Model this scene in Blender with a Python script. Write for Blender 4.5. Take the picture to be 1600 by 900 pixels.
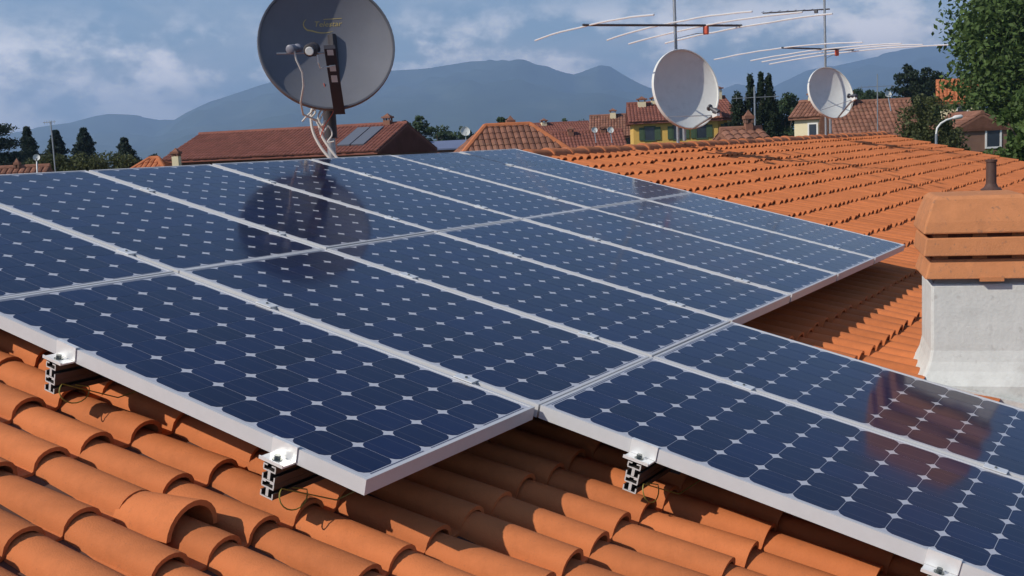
import bpy, bmesh, math, random
import numpy as np
from mathutils import Vector, Matrix

random.seed(7); rng = np.random.default_rng(11)
scene = bpy.context.scene
for o in list(bpy.data.objects): bpy.data.objects.remove(o)
col = scene.collection

# ------------------------------------------------------------------ camera, sky, sun, exposure
ZR = 6.0                                   # height of the top edge of the solar array above the ground
PITCH = math.radians(13.9456)              # roof pitch, the roof falls towards -Y
CP, SP = math.cos(PITCH), math.sin(PITCH)
CAM = Vector((-2.01356, -4.75579, ZR + 0.02335))
RIGHT = Vector((0.52245784, -0.85149809, -0.04459615))
DOWN = Vector((-0.13076232, -0.02832963, -0.9910089))
FWD = Vector((0.84257879, 0.52359186, -0.1261449))
FOC = 1742.1                               # focal length in pixels of a 1600 px wide picture
cd = bpy.data.cameras.new('camera'); cam = bpy.data.objects.new('camera', cd); col.objects.link(cam)
cam.matrix_world = Matrix(((RIGHT.x, -DOWN.x, -FWD.x, CAM.x), (RIGHT.y, -DOWN.y, -FWD.y, CAM.y),
                           (RIGHT.z, -DOWN.z, -FWD.z, CAM.z), (0, 0, 0, 1)))
cd.sensor_width = 36; cd.lens = 36 * FOC / 1600; cd.clip_start = 0.05; cd.clip_end = 40000
scene.camera = cam

TOSUN = Vector((-0.66396, 0.41577, 0.62152)).normalized()
SUN_EL = math.asin(TOSUN.z)
world = bpy.data.worlds.new('World'); scene.world = world; world.use_nodes = True
wt = world.node_tree; wt.nodes.clear()
def wn(t, **k):
    n = wt.nodes.new(t)
    for a, b in k.items(): setattr(n, a, b)
    return n
wl = wt.links.new
sky = wn('ShaderNodeTexSky', sky_type='NISHITA', sun_disc=False)
sky.sun_elevation = SUN_EL; sky.sun_rotation = math.atan2(TOSUN.x, TOSUN.y)
sky.air_density = 1.0; sky.dust_density = 0.3; sky.ozone_density = 4.0; sky.altitude = 100
tc = wn('ShaderNodeTexCoord'); sep = wn('ShaderNodeSeparateXYZ'); wl(tc.outputs['Generated'], sep.inputs[0])
# veil of high soft cloud, laid out on a plane overhead
zz = wn('ShaderNodeMath', operation='MAXIMUM'); wl(sep.outputs[2], zz.inputs[0]); zz.inputs[1].default_value = 0.0
za = wn('ShaderNodeMath', operation='ADD'); wl(zz.outputs[0], za.inputs[0]); za.inputs[1].default_value = 0.16
dx = wn('ShaderNodeMath', operation='DIVIDE'); wl(sep.outputs[0], dx.inputs[0]); wl(za.outputs[0], dx.inputs[1])
dy = wn('ShaderNodeMath', operation='DIVIDE'); wl(sep.outputs[1], dy.inputs[0]); wl(za.outputs[0], dy.inputs[1])
cb = wn('ShaderNodeCombineXYZ'); wl(dx.outputs[0], cb.inputs[0]); wl(dy.outputs[0], cb.inputs[1])
n1 = wn('ShaderNodeTexNoise'); wl(cb.outputs[0], n1.inputs['Vector'])
n1.inputs['Scale'].default_value = 1.3; n1.inputs['Detail'].default_value = 7; n1.inputs['Roughness'].default_value = 0.58; n1.inputs['Distortion'].default_value = 0.5
r1 = wn('ShaderNodeMapRange'); r1.interpolation_type = 'SMOOTHSTEP'; wl(n1.outputs[0], r1.inputs[0])
r1.inputs[1].default_value = 0.36; r1.inputs[2].default_value = 0.70; r1.inputs[3].default_value = 0; r1.inputs[4].default_value = 0.85
# heaped clouds low over the hills
mp = wn('ShaderNodeMapping'); wl(tc.outputs['Generated'], mp.inputs[0]); mp.inputs['Scale'].default_value = (1, 1, 1.7); mp.inputs['Location'].default_value = (0.35, 0.2, 0.1)
n2 = wn('ShaderNodeTexNoise'); wl(mp.outputs[0], n2.inputs['Vector'])
n2.inputs['Scale'].default_value = 13.0; n2.inputs['Detail'].default_value = 9; n2.inputs['Roughness'].default_value = 0.6
r2 = wn('ShaderNodeMapRange'); r2.interpolation_type = 'SMOOTHSTEP'; wl(n2.outputs[0], r2.inputs[0])
r2.inputs[1].default_value = 0.41; r2.inputs[2].default_value = 0.62; r2.inputs[3].default_value = 0; r2.inputs[4].default_value = 0.95
hb = wn('ShaderNodeMapRange'); hb.interpolation_type = 'SMOOTHSTEP'; wl(sep.outputs[2], hb.inputs[0])
hb.inputs[1].default_value = 0.075; hb.inputs[2].default_value = 0.14; hb.inputs[3].default_value = 1; hb.inputs[4].default_value = 0
vf = wn('ShaderNodeMapRange'); vf.interpolation_type = 'SMOOTHSTEP'; wl(sep.outputs[2], vf.inputs[0])
vf.inputs[1].default_value = 0.13; vf.inputs[2].default_value = 0.30; vf.inputs[3].default_value = 1; vf.inputs[4].default_value = 0.05      # the veil thins out towards the zenith
mv = wn('ShaderNodeMath', operation='MULTIPLY'); wl(r1.outputs[0], mv.inputs[0]); wl(vf.outputs[0], mv.inputs[1])
m2 = wn('ShaderNodeMath', operation='MULTIPLY'); wl(r2.outputs[0], m2.inputs[0]); wl(hb.outputs[0], m2.inputs[1])
mxa = wn('ShaderNodeMix', data_type='RGBA'); wl(mv.outputs[0], mxa.inputs[0]); wl(sky.outputs[0], mxa.inputs[6]); mxa.inputs[7].default_value = (6.6, 7.1, 7.6, 1)
mxb = wn('ShaderNodeMix', data_type='RGBA'); wl(m2.outputs[0], mxb.inputs[0]); wl(mxa.outputs[2], mxb.inputs[6]); mxb.inputs[7].default_value = (21.0, 19.0, 18.0, 1)
bg = wn('ShaderNodeBackground'); wl(mxb.outputs[2], bg.inputs[0]); bg.inputs[1].default_value = 0.105
out = wn('ShaderNodeOutputWorld'); wl(bg.outputs[0], out.inputs[0])

sd = bpy.data.lights.new('sun', 'SUN'); sd.energy = 4.8; sd.angle = math.radians(0.55); sd.color = (1.0, 0.93, 0.82)
so = bpy.data.objects.new('sun', sd); col.objects.link(so); so.location = (0, 0, 60)
so.rotation_euler = TOSUN.to_track_quat('Z', 'Y').to_euler()
vs = scene.view_settings; vs.view_transform = 'Standard'; vs.look = 'None'; vs.exposure = -0.12; vs.gamma = 1; vs.use_curve_mapping = False
cy = scene.cycles; cy.use_denoising = True; cy.max_bounces = 6; cy.volume_bounces = 1; cy.diffuse_bounces = 3; cy.transparent_max_bounces = 8; cy.caustics_reflective = False; cy.caustics_refractive = False

# ------------------------------------------------------------------ helpers
def at(px, py, depth):
    """world point at this depth along the view through a picture position"""
    return CAM + depth * (FWD + (px - 800) / FOC * RIGHT + (py - 450) / FOC * DOWN)
def zat(px, py, depth): return at(px, py, depth).z
def P(u, v, n):
    """roof coordinates: u along the ridge, v down the slope, n below the face of the panels"""
    return Vector((u, -v * CP + n * SP, ZR - v * SP - n * CP))
ROOFROT = Matrix.Rotation(PITCH, 4, 'X')
VIEWROT = math.atan2(RIGHT.y, RIGHT.x)     # turning a house by this sets its local -y face square to the camera

class MB:
    def __init__(s): s.v = []; s.f = []; s.m = []
    def add(s, vs_, fs, mi=0):
        b = len(s.v); s.v += [tuple(x) for x in vs_]; s.f += [tuple(i + b for i in f) for f in fs]; s.m += [mi] * len(fs); return s
    def box(s, x0, x1, y0, y1, z0, z1, M=None, mi=0):
        V = [Vector((x, y, z)) for z in (z0, z1) for y in (y0, y1) for x in (x0, x1)]
        if M is not None: V = [M @ q for q in V]
        return s.add(V, [(0, 2, 3, 1), (4, 5, 7, 6), (0, 1, 5, 4), (2, 6, 7, 3), (0, 4, 6, 2), (1, 3, 7, 5)], mi)
    def tube(s, pts, r, seg=8, cap=True, mi=0):
        pts = [Vector(p) for p in pts]; n = len(pts); rs = r if isinstance(r, (list, tuple)) else [r] * n
        V = []; up = None
        for i in range(n):
            t = (pts[min(i + 1, n - 1)] - pts[max(i - 1, 0)]).normalized()
            if up is None: up = t.orthogonal().normalized()
            up = (up - t * up.dot(t)).normalized(); sd_ = t.cross(up)
            for k in range(seg):
                a = 2 * math.pi * k / seg; V.append(pts[i] + rs[i] * (math.cos(a) * up + math.sin(a) * sd_))
        F = [(i * seg + k, i * seg + (k + 1) % seg, (i + 1) * seg + (k + 1) % seg, (i + 1) * seg + k) for i in range(n - 1) for k in range(seg)]
        if cap: F += [tuple(reversed(range(seg))), tuple(range((n - 1) * seg, n * seg))]
        return s.add(V, F, mi)
    def prism(s, poly, z0, z1, M=None, mi=0):
        n = len(poly); V = [Vector((x, y, z)) for z in (z0, z1) for x, y in poly]
        if M is not None: V = [M @ q for q in V]
        return s.add(V, [tuple(reversed(range(n))), tuple(range(n, 2 * n))] + [(i, (i + 1) % n, n + (i + 1) % n, n + i) for i in range(n)], mi)
    def mesh(s, name, mats, smooth=False):
        me = bpy.data.meshes.new(name); me.from_pydata(s.v, [], s.f)
        for m in (mats if isinstance(mats, (list, tuple)) else [mats]): me.materials.append(m)
        if len(set(s.m)) > 1: me.polygons.foreach_set('material_index', s.m)
        if smooth: shade(me)
        me.update(); return me
    def build(s, name, mats, parent=None, smooth=False, M=None):
        return link(name, s.mesh(name, mats, smooth), parent, M)
def shade(me, ang=40):
    me.polygons.foreach_set('use_smooth', [True] * len(me.polygons)); me.update()
    me.set_sharp_from_angle(angle=math.radians(ang))
def link(name, me, parent=None, M=None):
    o = bpy.data.objects.new(name, me); col.objects.link(o)
    if parent is not None: o.parent = parent
    if M is not None: o.matrix_basis = M
    return o
def empty(name, M, label, cat, group=None):
    o = bpy.data.objects.new(name, None); col.objects.link(o); o.empty_display_size = 0.2
    o.matrix_basis = M; return tag(o, label, cat, group)
def tag(o, label, cat, group=None, kind=None):
    if label: o['label'] = label
    if cat: o['category'] = cat
    if group: o['group'] = group
    if kind: o['kind'] = kind
    return o
def struct(o, label=None, kind='structure'):
    o['kind'] = kind
    if label: o['label'] = label
    return o

def mat(name, rgb, rough=0.7, metal=0.0, spec=0.5, var=0.0, vscale=6.0, bump=0.0, bscale=80.0, per=None, coat=0.0, coords='Object', stain=None, sscale=1.5, speck=None):
    m = bpy.data.materials.new(name); m.use_nodes = True; nt = m.node_tree; N = nt.nodes; L = nt.links.new
    b = N['Principled BSDF']; b.inputs['Roughness'].default_value = rough; b.inputs['Metallic'].default_value = metal
    b.inputs['Specular IOR Level'].default_value = spec; b.inputs['Base Color'].default_value = (*rgb, 1)
    if coat: b.inputs['Coat Weight'].default_value = coat; b.inputs['Coat Roughness'].default_value = 0.05
    t = N.new('ShaderNodeTexCoord')
    src = None
    if var or per or stain:
        val = None
        if var:
            nz = N.new('ShaderNodeTexNoise'); L(t.outputs[coords], nz.inputs['Vector']); nz.inputs['Scale'].default_value = vscale; nz.inputs['Detail'].default_value = 5; nz.inputs['Roughness'].default_value = 0.65
            mr = N.new('ShaderNodeMapRange'); L(nz.outputs[0], mr.inputs[0]); mr.inputs[1].default_value = 0.25; mr.inputs[2].default_value = 0.75; mr.inputs[3].default_value = 1 - var; mr.inputs[4].default_value = 1 + var
            val = mr.outputs[0]
        if per:
            kind, amt = per
            g = N.new('ShaderNodeObjectInfo') if kind == 'object' else N.new('ShaderNodeNewGeometry')
            o_ = g.outputs['Random'] if kind == 'object' else g.outputs['Random Per Island']
            mr = N.new('ShaderNodeMapRange'); L(o_, mr.inputs[0]); mr.inputs[3].default_value = 1 - amt; mr.inputs[4].default_value = 1 + amt
            if val is None: val = mr.outputs[0]
            else:
                mu = N.new('ShaderNodeMath'); mu.operation = 'MULTIPLY'; L(val, mu.inputs[0]); L(mr.outputs[0], mu.inputs[1]); val = mu.outputs[0]
        sc = N.new('ShaderNodeVectorMath'); sc.operation = 'SCALE'; sc.inputs[0].default_value = rgb
        if val is not None: L(val, sc.inputs['Scale'])
        else: sc.inputs['Scale'].default_value = 1
        src = sc.outputs[0]
        if stain:
            nz = N.new('ShaderNodeTexNoise'); L(t.outputs[coords], nz.inputs['Vector']); nz.inputs['Scale'].default_value = sscale; nz.inputs['Detail'].default_value = 7; nz.inputs['Roughness'].default_value = 0.7
            mr = N.new('ShaderNodeMapRange'); L(nz.outputs[0], mr.inputs[0]); mr.inputs[1].default_value = 0.52; mr.inputs[2].default_value = 0.72; mr.inputs[3].default_value = 0; mr.inputs[4].default_value = stain[3]
            mx = N.new('ShaderNodeMix'); mx.data_type = 'RGBA'; L(mr.outputs[0], mx.inputs[0]); L(src, mx.inputs[6]); mx.inputs[7].default_value = (*stain[:3], 1); src = mx.outputs[2]
        if speck:
            nz = N.new('ShaderNodeTexNoise'); L(t.outputs[coords], nz.inputs['Vector']); nz.inputs['Scale'].default_value = speck[4]; nz.inputs['Detail'].default_value = 4; nz.inputs['Roughness'].default_value = 0.6
            mr = N.new('ShaderNodeMapRange'); L(nz.outputs[0], mr.inputs[0]); mr.inputs[1].default_value = 0.60; mr.inputs[2].default_value = 0.70; mr.inputs[3].default_value = 0; mr.inputs[4].default_value = speck[3]
            mx = N.new('ShaderNodeMix'); mx.data_type = 'RGBA'; L(mr.outputs[0], mx.inputs[0]); L(src, mx.inputs[6]); mx.inputs[7].default_value = (*speck[:3], 1); src = mx.outputs[2]
        L(src, b.inputs['Base Color'])
    if bump:
        nz = N.new('ShaderNodeTexNoise'); L(t.outputs[coords], nz.inputs['Vector']); nz.inputs['Scale'].default_value = bscale; nz.inputs['Detail'].default_value = 6
        bp = N.new('ShaderNodeBump'); bp.inputs['Strength'].default_value = bump; bp.inputs['Distance'].default_value = 0.004; L(nz.outputs[0], bp.inputs['Height']); L(bp.outputs[0], b.inputs['Normal'])
    return m

TERRA = (0.56, 0.175, 0.060)
M_tile = mat('terracotta_tile', TERRA, 0.85, spec=0.25, var=0.14, vscale=14, bump=0.35, bscale=220, per=('object', 0.13), stain=(0.50, 0.145, 0.048, 0.5), sscale=7, speck=(0.30, 0.12, 0.06, 0.28, 60))
M_tile_far = mat('terracotta_tile_field', TERRA, 0.85, spec=0.25, var=0.12, vscale=10, bump=0.3, bscale=160, per=('island', 0.07), stain=(0.50, 0.155, 0.055, 0.4), sscale=1.3, speck=(0.34, 0.13, 0.06, 0.3, 14))
M_ridge = mat('ridge_terracotta', (0.50, 0.18, 0.08), 0.88, spec=0.2, var=0.2, vscale=9, bump=0.4, bscale=120, per=('object', 0.12), stain=(0.20, 0.09, 0.05, 0.6), sscale=5)
M_deck = mat('roof_underlay', (0.10, 0.05, 0.035), 0.95, var=0.2)
M_wall = mat('house_plaster', (0.62, 0.52, 0.38), 0.9, var=0.08, bump=0.2)
M_frame = mat('anodised_frame', (0.57, 0.57, 0.58), 0.38, metal=0.0, spec=0.5, var=0.04, vscale=20)
M_alu = mat('bright_aluminium', (0.84, 0.84, 0.83), 0.34, metal=0.25, var=0.06, vscale=30)
M_rail_shade = mat('rail_aluminium_shaded', (0.10, 0.085, 0.08), 0.4, metal=0.5, var=0.1, vscale=30)  # aluminium darkened to brown: the shade under the panels put into its colour
M_rail_sunlit = mat('sawn_aluminium_sunlit', (0.62, 0.61, 0.60), 0.4, metal=0.2, var=0.1, vscale=40)  # same aluminium kept bright for the sunlit sawn ends
M_bolt = mat('bolt_steel', (0.22, 0.24, 0.23), 0.35, metal=1.0)
M_earth = mat('earth_wire_sheath', (0.26, 0.22, 0.04), 0.5)
M_dark = mat('dark_metal', (0.045, 0.04, 0.045), 0.55, spec=0.4, var=0.15)
M_galv = mat('galvanised_steel', (0.38, 0.40, 0.42), 0.45, metal=0.7, var=0.18, vscale=25)
M_dishgrey = mat('grey_dish_paint', (0.165, 0.17, 0.195), 0.6, spec=0.35, var=0.07, vscale=5, stain=(0.2, 0.2, 0.2, 0.3), sscale=7)
M_lnb = mat('grey_plastic', (0.20, 0.20, 0.24), 0.45, var=0.1)
M_rim_shade = mat('rim_paint_shaded', (0.10, 0.105, 0.125), 0.5, var=0.1)  # darker than the dish: shadow on the inner lip painted into the rim
M_dishwhite = mat('white_dish_paint', (0.68, 0.69, 0.66), 0.5, spec=0.4, var=0.05, vscale=6, stain=(0.45, 0.45, 0.42, 0.35), sscale=8)
M_white = mat('white_plastic', (0.72, 0.71, 0.68), 0.5, var=0.05)
M_cable = mat('white_cable', (0.66, 0.63, 0.58), 0.55, var=0.08)
M_gold = mat('gold_print', (0.55, 0.42, 0.14), 0.6)
M_rod = mat('antenna_rod', (0.90, 0.90, 0.90), 0.38, metal=0.35, var=0.05)
M_boom = mat('antenna_boom', (0.10, 0.10, 0.11), 0.5, metal=0.4)
M_red = mat('red_plastic', (0.60, 0.10, 0.05), 0.5)
M_plaster = mat('chimney_plaster', (0.64, 0.65, 0.62), 0.92, spec=0.2, var=0.09, vscale=10, bump=0.5, bscale=60, stain=(0.46, 0.46, 0.43, 0.5), sscale=4, speck=(0.42, 0.41, 0.38, 0.5, 22))
M_clay = mat('chimney_clay', (0.56, 0.23, 0.10), 0.88, spec=0.2, var=0.12, vscale=16, bump=0.4, bscale=150, stain=(0.36, 0.17, 0.10, 0.5), sscale=6, speck=(0.22, 0.14, 0.10, 0.6, 40))
M_pipe = mat('old_pipe', (0.085, 0.045, 0.035), 0.7, var=0.3, vscale=20, stain=(0.03, 0.03, 0.03, 0.7), sscale=10)
M_roofdark = mat('dark_brown_clay', (0.20, 0.075, 0.045), 0.95, var=0.3, vscale=8)  # dark brown core that fills the gaps between the cap tiers
M_lead = mat('flashing', (0.30, 0.28, 0.26), 0.6, metal=0.4, var=0.2)

# solar cell: silicon under the glass of the laminate, the glass is the smooth clear coat
def glassy(name, rgb, stripes=False, rough=0.4):
    m = bpy.data.materials.new(name); m.use_nodes = True; nt = m.node_tree; N = nt.nodes; L = nt.links.new
    b = N['Principled BSDF']; b.inputs['Base Color'].default_value = (*rgb, 1); b.inputs['Roughness'].default_value = rough; b.inputs['Specular IOR Level'].default_value = 0.15
    b.inputs['Coat Weight'].default_value = 1.0; b.inputs['Coat Roughness'].default_value = 0.045; b.inputs['Coat IOR'].default_value = 1.23
    t = N.new('ShaderNodeTexCoord')
    if stripes:
        oi = N.new('ShaderNodeObjectInfo'); mr = N.new('ShaderNodeMapRange'); L(oi.outputs['Random'], mr.inputs[0]); mr.inputs[3].default_value = 0.75; mr.inputs[4].default_value = 1.3
        sc = N.new('ShaderNodeVectorMath'); sc.operation = 'SCALE'; sc.inputs[0].default_value = rgb; L(mr.outputs[0], sc.inputs['Scale'])
        sx = N.new('ShaderNodeSeparateXYZ'); L(t.outputs['Object'], sx.inputs[0])
        ab = N.new('ShaderNodeMath'); ab.operation = 'ABSOLUTE'; L(sx.outputs[0], ab.inputs[0])
        d = N.new('ShaderNodeMath'); d.operation = 'SUBTRACT'; L(ab.outputs[0], d.inputs[0]); d.inputs[1].default_value = 0.031
        a2 = N.new('ShaderNodeMath'); a2.operation = 'ABSOLUTE'; L(d.outputs[0], a2.inputs[0])
        lt = N.new('ShaderNodeMath'); lt.operation = 'LESS_THAN'; L(a2.outputs[0], lt.inputs[0]); lt.inputs[1].default_value = 0.0008
        mx = N.new('ShaderNodeMix'); mx.data_type = 'RGBA'; mu = N.new('ShaderNodeMath'); mu.operation = 'MULTIPLY'; L(lt.outputs[0], mu.inputs[0]); mu.inputs[1].default_value = 0.35
        L(mu.outputs[0], mx.inputs[0]); L(sc.outputs[0], mx.inputs[6]); mx.inputs[7].default_value = (0.20, 0.17, 0.18, 1)
    nz = N.new('ShaderNodeTexNoise'); g = N.new('ShaderNodeNewGeometry'); L(g.outputs['Position'], nz.inputs['Vector']); nz.inputs['Scale'].default_value = 2.2; nz.inputs['Detail'].default_value = 8; nz.inputs['Roughness'].default_value = 0.7
    mr2 = N.new('ShaderNodeMapRange'); L(nz.outputs[0], mr2.inputs[0]); mr2.inputs[1].default_value = 0.35; mr2.inputs[2].default_value = 0.7; mr2.inputs[3].default_value = 0.055; mr2.inputs[4].default_value = 0.12
    L(mr2.outputs[0], b.inputs['Coat Roughness'])
    nd = N.new('ShaderNodeTexNoise'); L(g.outputs['Position'], nd.inputs['Vector']); nd.inputs['Scale'].default_value = 5.5; nd.inputs['Detail'].default_value = 9; nd.inputs['Roughness'].default_value = 0.75
    md = N.new('ShaderNodeMapRange'); L(nd.outputs[0], md.inputs[0]); md.inputs[1].default_value = 0.45; md.inputs[2].default_value = 0.8; md.inputs[3].default_value = 0.0; md.inputs[4].default_value = 0.018
    mxd = N.new('ShaderNodeMix'); mxd.data_type = 'RGBA'; L(md.outputs[0], mxd.inputs[0]); mxd.inputs[6].default_value = (*rgb, 1); mxd.inputs[7].default_value = (0.30, 0.28, 0.25, 1)
    if stripes: L(mx.outputs[2], mxd.inputs[6])
    L(mxd.outputs[2], b.inputs['Base Color'])
    return m
M_cell = glassy('silicon_cell_under_glass', (0.0018, 0.0062, 0.040), True)
M_back = glassy('white_backsheet_under_glass', (0.52, 0.52, 0.56))
M_ribbon = glassy('bus_ribbon_under_glass', (0.05, 0.06, 0.11))

# ------------------------------------------------------------------ ground, hills
M_ground = mat('fields', (0.085, 0.095, 0.045), 0.95, spec=0.1, var=0.45, vscale=0.012, stain=(0.20, 0.17, 0.09, 0.6), sscale=0.004, coords='Object')
cx, cyy = CAM.x + FWD.x * 3000, CAM.y + FWD.y * 3000
g = MB(); g.add([(cx + a * 7800, cyy + b * 7800, 0) for a, b in ((-1, -1), (1, -1), (1, 1), (-1, 1))], [(0, 1, 2, 3)])
struct(g.build('ground', M_ground), 'wide green plain around the village reaching to the hills')

M_hill = mat('wooded_hill', (0.045, 0.06, 0.032), 0.95, spec=0.1, var=0.45, vscale=0.006, stain=(0.10, 0.10, 0.06, 0.6), sscale=0.003)
def vnoise(x, y, s, seed):
    r = np.random.default_rng(seed); G = r.random((64, 64)); x = x / s; y = y / s
    xi = np.floor(x).astype(int); yi = np.floor(y).astype(int); fx = x - xi; fy = y - yi; fx = fx * fx * (3 - 2 * fx); fy = fy * fy * (3 - 2 * fy)
    a = G[xi % 64, yi % 64]; b = G[(xi + 1) % 64, yi % 64]; c = G[xi % 64, (yi + 1) % 64]; d = G[(xi + 1) % 64, (yi + 1) % 64]
    return (a * (1 - fx) + b * fx) * (1 - fy) + (c * (1 - fx) + d * fx) * fy
def hills(name, label, pts, D, seed, n=260):
    xs = np.linspace(pts[0][0], pts[-1][0], n); ys = np.interp(xs, [p[0] for p in pts], [p[1] for p in pts])
    K = 26; V = np.zeros((K, n, 3))
    for i in range(n):
        d = FWD + RIGHT * float((xs[i] - 800) / FOC) + DOWN * float((ys[i] - 450) / FOC)
        h = math.hypot(d.x, d.y); ux, uy = d.x / h, d.y / h; zc = CAM.z + D * d.z / h
        for k in range(K):
            q = k / (K - 1); dist = D * (0.62 + 0.62 * q) ; e = (dist / D - 1) / (0.38 if dist < D else 0.24)
            hh = max(0.0, 1 - abs(e)) ** 0.85
            V[k, i] = (CAM.x + ux * dist, CAM.y + uy * dist, zc * hh)
    f = vnoise(V[..., 0], V[..., 1], 420, seed) - 0.5 + 0.5 * (vnoise(V[..., 0], V[..., 1], 170, seed + 1) - 0.5) + 0.25 * (vnoise(V[..., 0], V[..., 1], 70, seed + 2) - 0.5)
    prof = V[..., 2] / np.maximum(1, V[..., 2].max(axis=0))
    V[..., 2] += f * 190 * np.clip(prof, 0, 1) * (1 - 0.93 * (prof > 0.985)); V[0, :, 2] = V[-1, :, 2] = -0.5
    V[..., 2] = np.minimum(V[..., 2], V[..., 2][np.argmax(prof, axis=0), np.arange(n)] + 1); V[1:-1, :, 2] = np.maximum(V[1:-1, :, 2], 0.3)
    F = [(k * n + i, k * n + i + 1, (k + 1) * n + i + 1, (k + 1) * n + i) for k in range(K - 1) for i in range(n - 1)]
    m = MB(); m.v = [tuple(v) for v in V.reshape(-1, 3)]; m.f = F; m.m = [0] * len(F)
    o = m.build(name, M_hill, smooth=True); return struct(o, label)
hills('mountain', 'long blue hazy mountain ridge behind the grey satellite dish',
      [(150, 262), (215, 225), (250, 203), (288, 178), (330, 158), (372, 143), (415, 130), (450, 120), (540, 112), (610, 108), (670, 104), (705, 98), (735, 93), (768, 92), (800, 97), (838, 106), (868, 109), (897, 113), (918, 106), (938, 99), (953, 101), (972, 113), (1000, 128), (1030, 140), (1080, 152), (1140, 172), (1230, 205), (1300, 225)], 6200, 3)
hills('hills', 'low pale hills at the left behind the conifers',
      [(-420, 190), (-250, 205), (-100, 212), (0, 212), (60, 203), (110, 196), (150, 186), (180, 182), (215, 185), (250, 190), (290, 188), (340, 186), (430, 210), (560, 235)], 6900, 9)
hills('mountain', 'blue hazy mountain behind the right hand antennas and big tree',
      [(1010, 205), (1060, 175), (1110, 148), (1150, 132), (1175, 136), (1200, 141), (1225, 128), (1260, 112), (1310, 101), (1360, 90), (1405, 82), (1440, 77), (1475, 76), (1520, 72), (1580, 84), (1680, 100), (1800, 120), (2000, 170)], 8300, 21)

# ------------------------------------------------------------------ our house with its tiled roof
U0, U1, VR, VE = -5.2, 20.7, -0.50, 8.2
def PL(u, v, n): return Vector((u, -v, -n))          # roof-local coordinates
RM = Matrix.Translation((0, 0, ZR)) @ ROOFROT
house = empty('house', Matrix.Translation((0, 0, 0)), 'house with the orange tiled roof that carries the solar panels', 'house')
roof = MB().box(U0, U1, -VE, -VR, -0.36, -0.235).build('roof', M_deck, house, M=RM)
BM = Matrix.Translation(P(0, VR, 0.0) + Vector((0, 0, 0))) @ Matrix.Rotation(-PITCH, 4, 'X')
MB().box(U0, U1, 0.0, 8.5, -0.36, -0.2).build('back_slope', M_ridge, house, M=BM)
ye = P(0, VE - 0.5, 0.3); yb = -ye.y + 2 * P(0, VR, 0).y
w = MB(); zt = ye.z - 0.02
w.box(U0 + 0.3, U1 - 0.3, ye.y, ye.y + 0.3, 0, zt); w.box(U0 + 0.3, U1 - 0.3, yb - 0.3, yb, 0, zt); w.build('wall', M_wall, house)
for uu in (U0 + 0.3, U1 - 0.6):
    q = MB(); zr = P(0, VR, 0.36).z - 0.03
    q.prism([(ye.y + 0.31, 0), (yb - 0.31, 0), (yb - 0.31, zt - 0.0), (P(0, VR, 0).y, zr), (ye.y + 0.31, zt)], 0, 0.3, Matrix(((0, 0, 1, uu), (1, 0, 0, 0), (0, 1, 0, 0), (0, 0, 0, 1))))
    q.build('gable_wall', M_wall, house)

ROWP, COLP, STEP = 0.3175, 0.1535, 0.025
def tile_profile(na):
    pts = [(-0.006, 0.004), (0.012, 0.0), (0.034, 0.001)]
    for i in range(na + 1):
        t = i / na; a = math.pi * t
        pts.append((0.096 - 0.057 * math.cos(a), 0.004 + 0.054 * math.sin(a) ** 0.8))
    return pts
def tile_mb(na, length=0.40, th=0.012, M=None, mb=None):
    """one interlocking barrel tile: lower end at y=0, crest height 0.058, tilted so that it rests on the tile below"""
    pr = tile_profile(na); n = len(pr); mb = mb or MB(); V = []
    tilt = STEP / ROWP
    for y in (0.0, length):
        for lower in (0, 1):
            for i, (x, z) in enumerate(pr):
                if lower:
                    a = pr[max(i - 1, 0)]; b = pr[min(i + 1, n - 1)]; tx, tz = b[0] - a[0], b[1] - a[1]; l = math.hypot(tx, tz)
                    x, z = x + tz / l * th, z - tx / l * th
                V.append(Vector((x - 0.096, y, z - 0.058 - tilt * y)))
    if M is not None: V = [M @ q for q in V]
    F = []
    for i in range(n - 1):
        F.append((i, i + 1, 2 * n + i + 1, 2 * n + i))                 # top
        F.append((n + i + 1, n + i, 3 * n + i, 3 * n + i + 1))         # underside
        F.append((i + 1, i, n + i, n + i + 1))                         # lower end
    return mb.add(V, F)
tile_me = tile_mb(9).mesh('roof_tile', M_tile, True)
CREST = 0.168
V0, UC0 = 2.604, 0.098
rows = range(-9, 18); cols_ = range(int((U0 - UC0) / COLP) + 1, int((U1 - UC0) / COLP))
cands = []
def uv_project(p):
    d = p - CAM; z = d.dot(FWD)
    return (800 + FOC * d.dot(RIGHT) / z, 450 + FOC * d.dot(DOWN) / z, z) if z > 0.1 else (1e9, 1e9, z)
def covered(u, v):
    m_ = 0.10
    return (0 + m_ < u < 5.796 - 2.6 * m_ and 0 < v < 3.156 - 0.35) or (0.828 + m_ < u < 2.484 - 2 * m_ and 3.0 < v < 4.6)
chim_poly = (3.30, 3.60, 3.96, 4.22)
for r in rows:
    for c in cols_:
        u, v = UC0 + c * COLP, V0 + r * ROWP
        if v > VE + 0.02: continue
        if chim_poly[0] < u < chim_poly[1] and chim_poly[2] < v - 0.12 < chim_poly[3]: continue
        px, py, z = uv_project(P(u, v - 0.15, CREST))
        vis = -40 < px < 1640 and 150 < py < 960 and not covered(u, v)
        hid = vis and px > 1440 and 300 < py < 640 and z > 5.3          # behind the chimney
        hid = hid or (vis and 2.484 < u < 3.3 and 3.156 < v < 4.6 and False)
        cands.append((not vis or hid, z, u, v))
cands.sort(key=lambda q: (q[0], q[1]))
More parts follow.
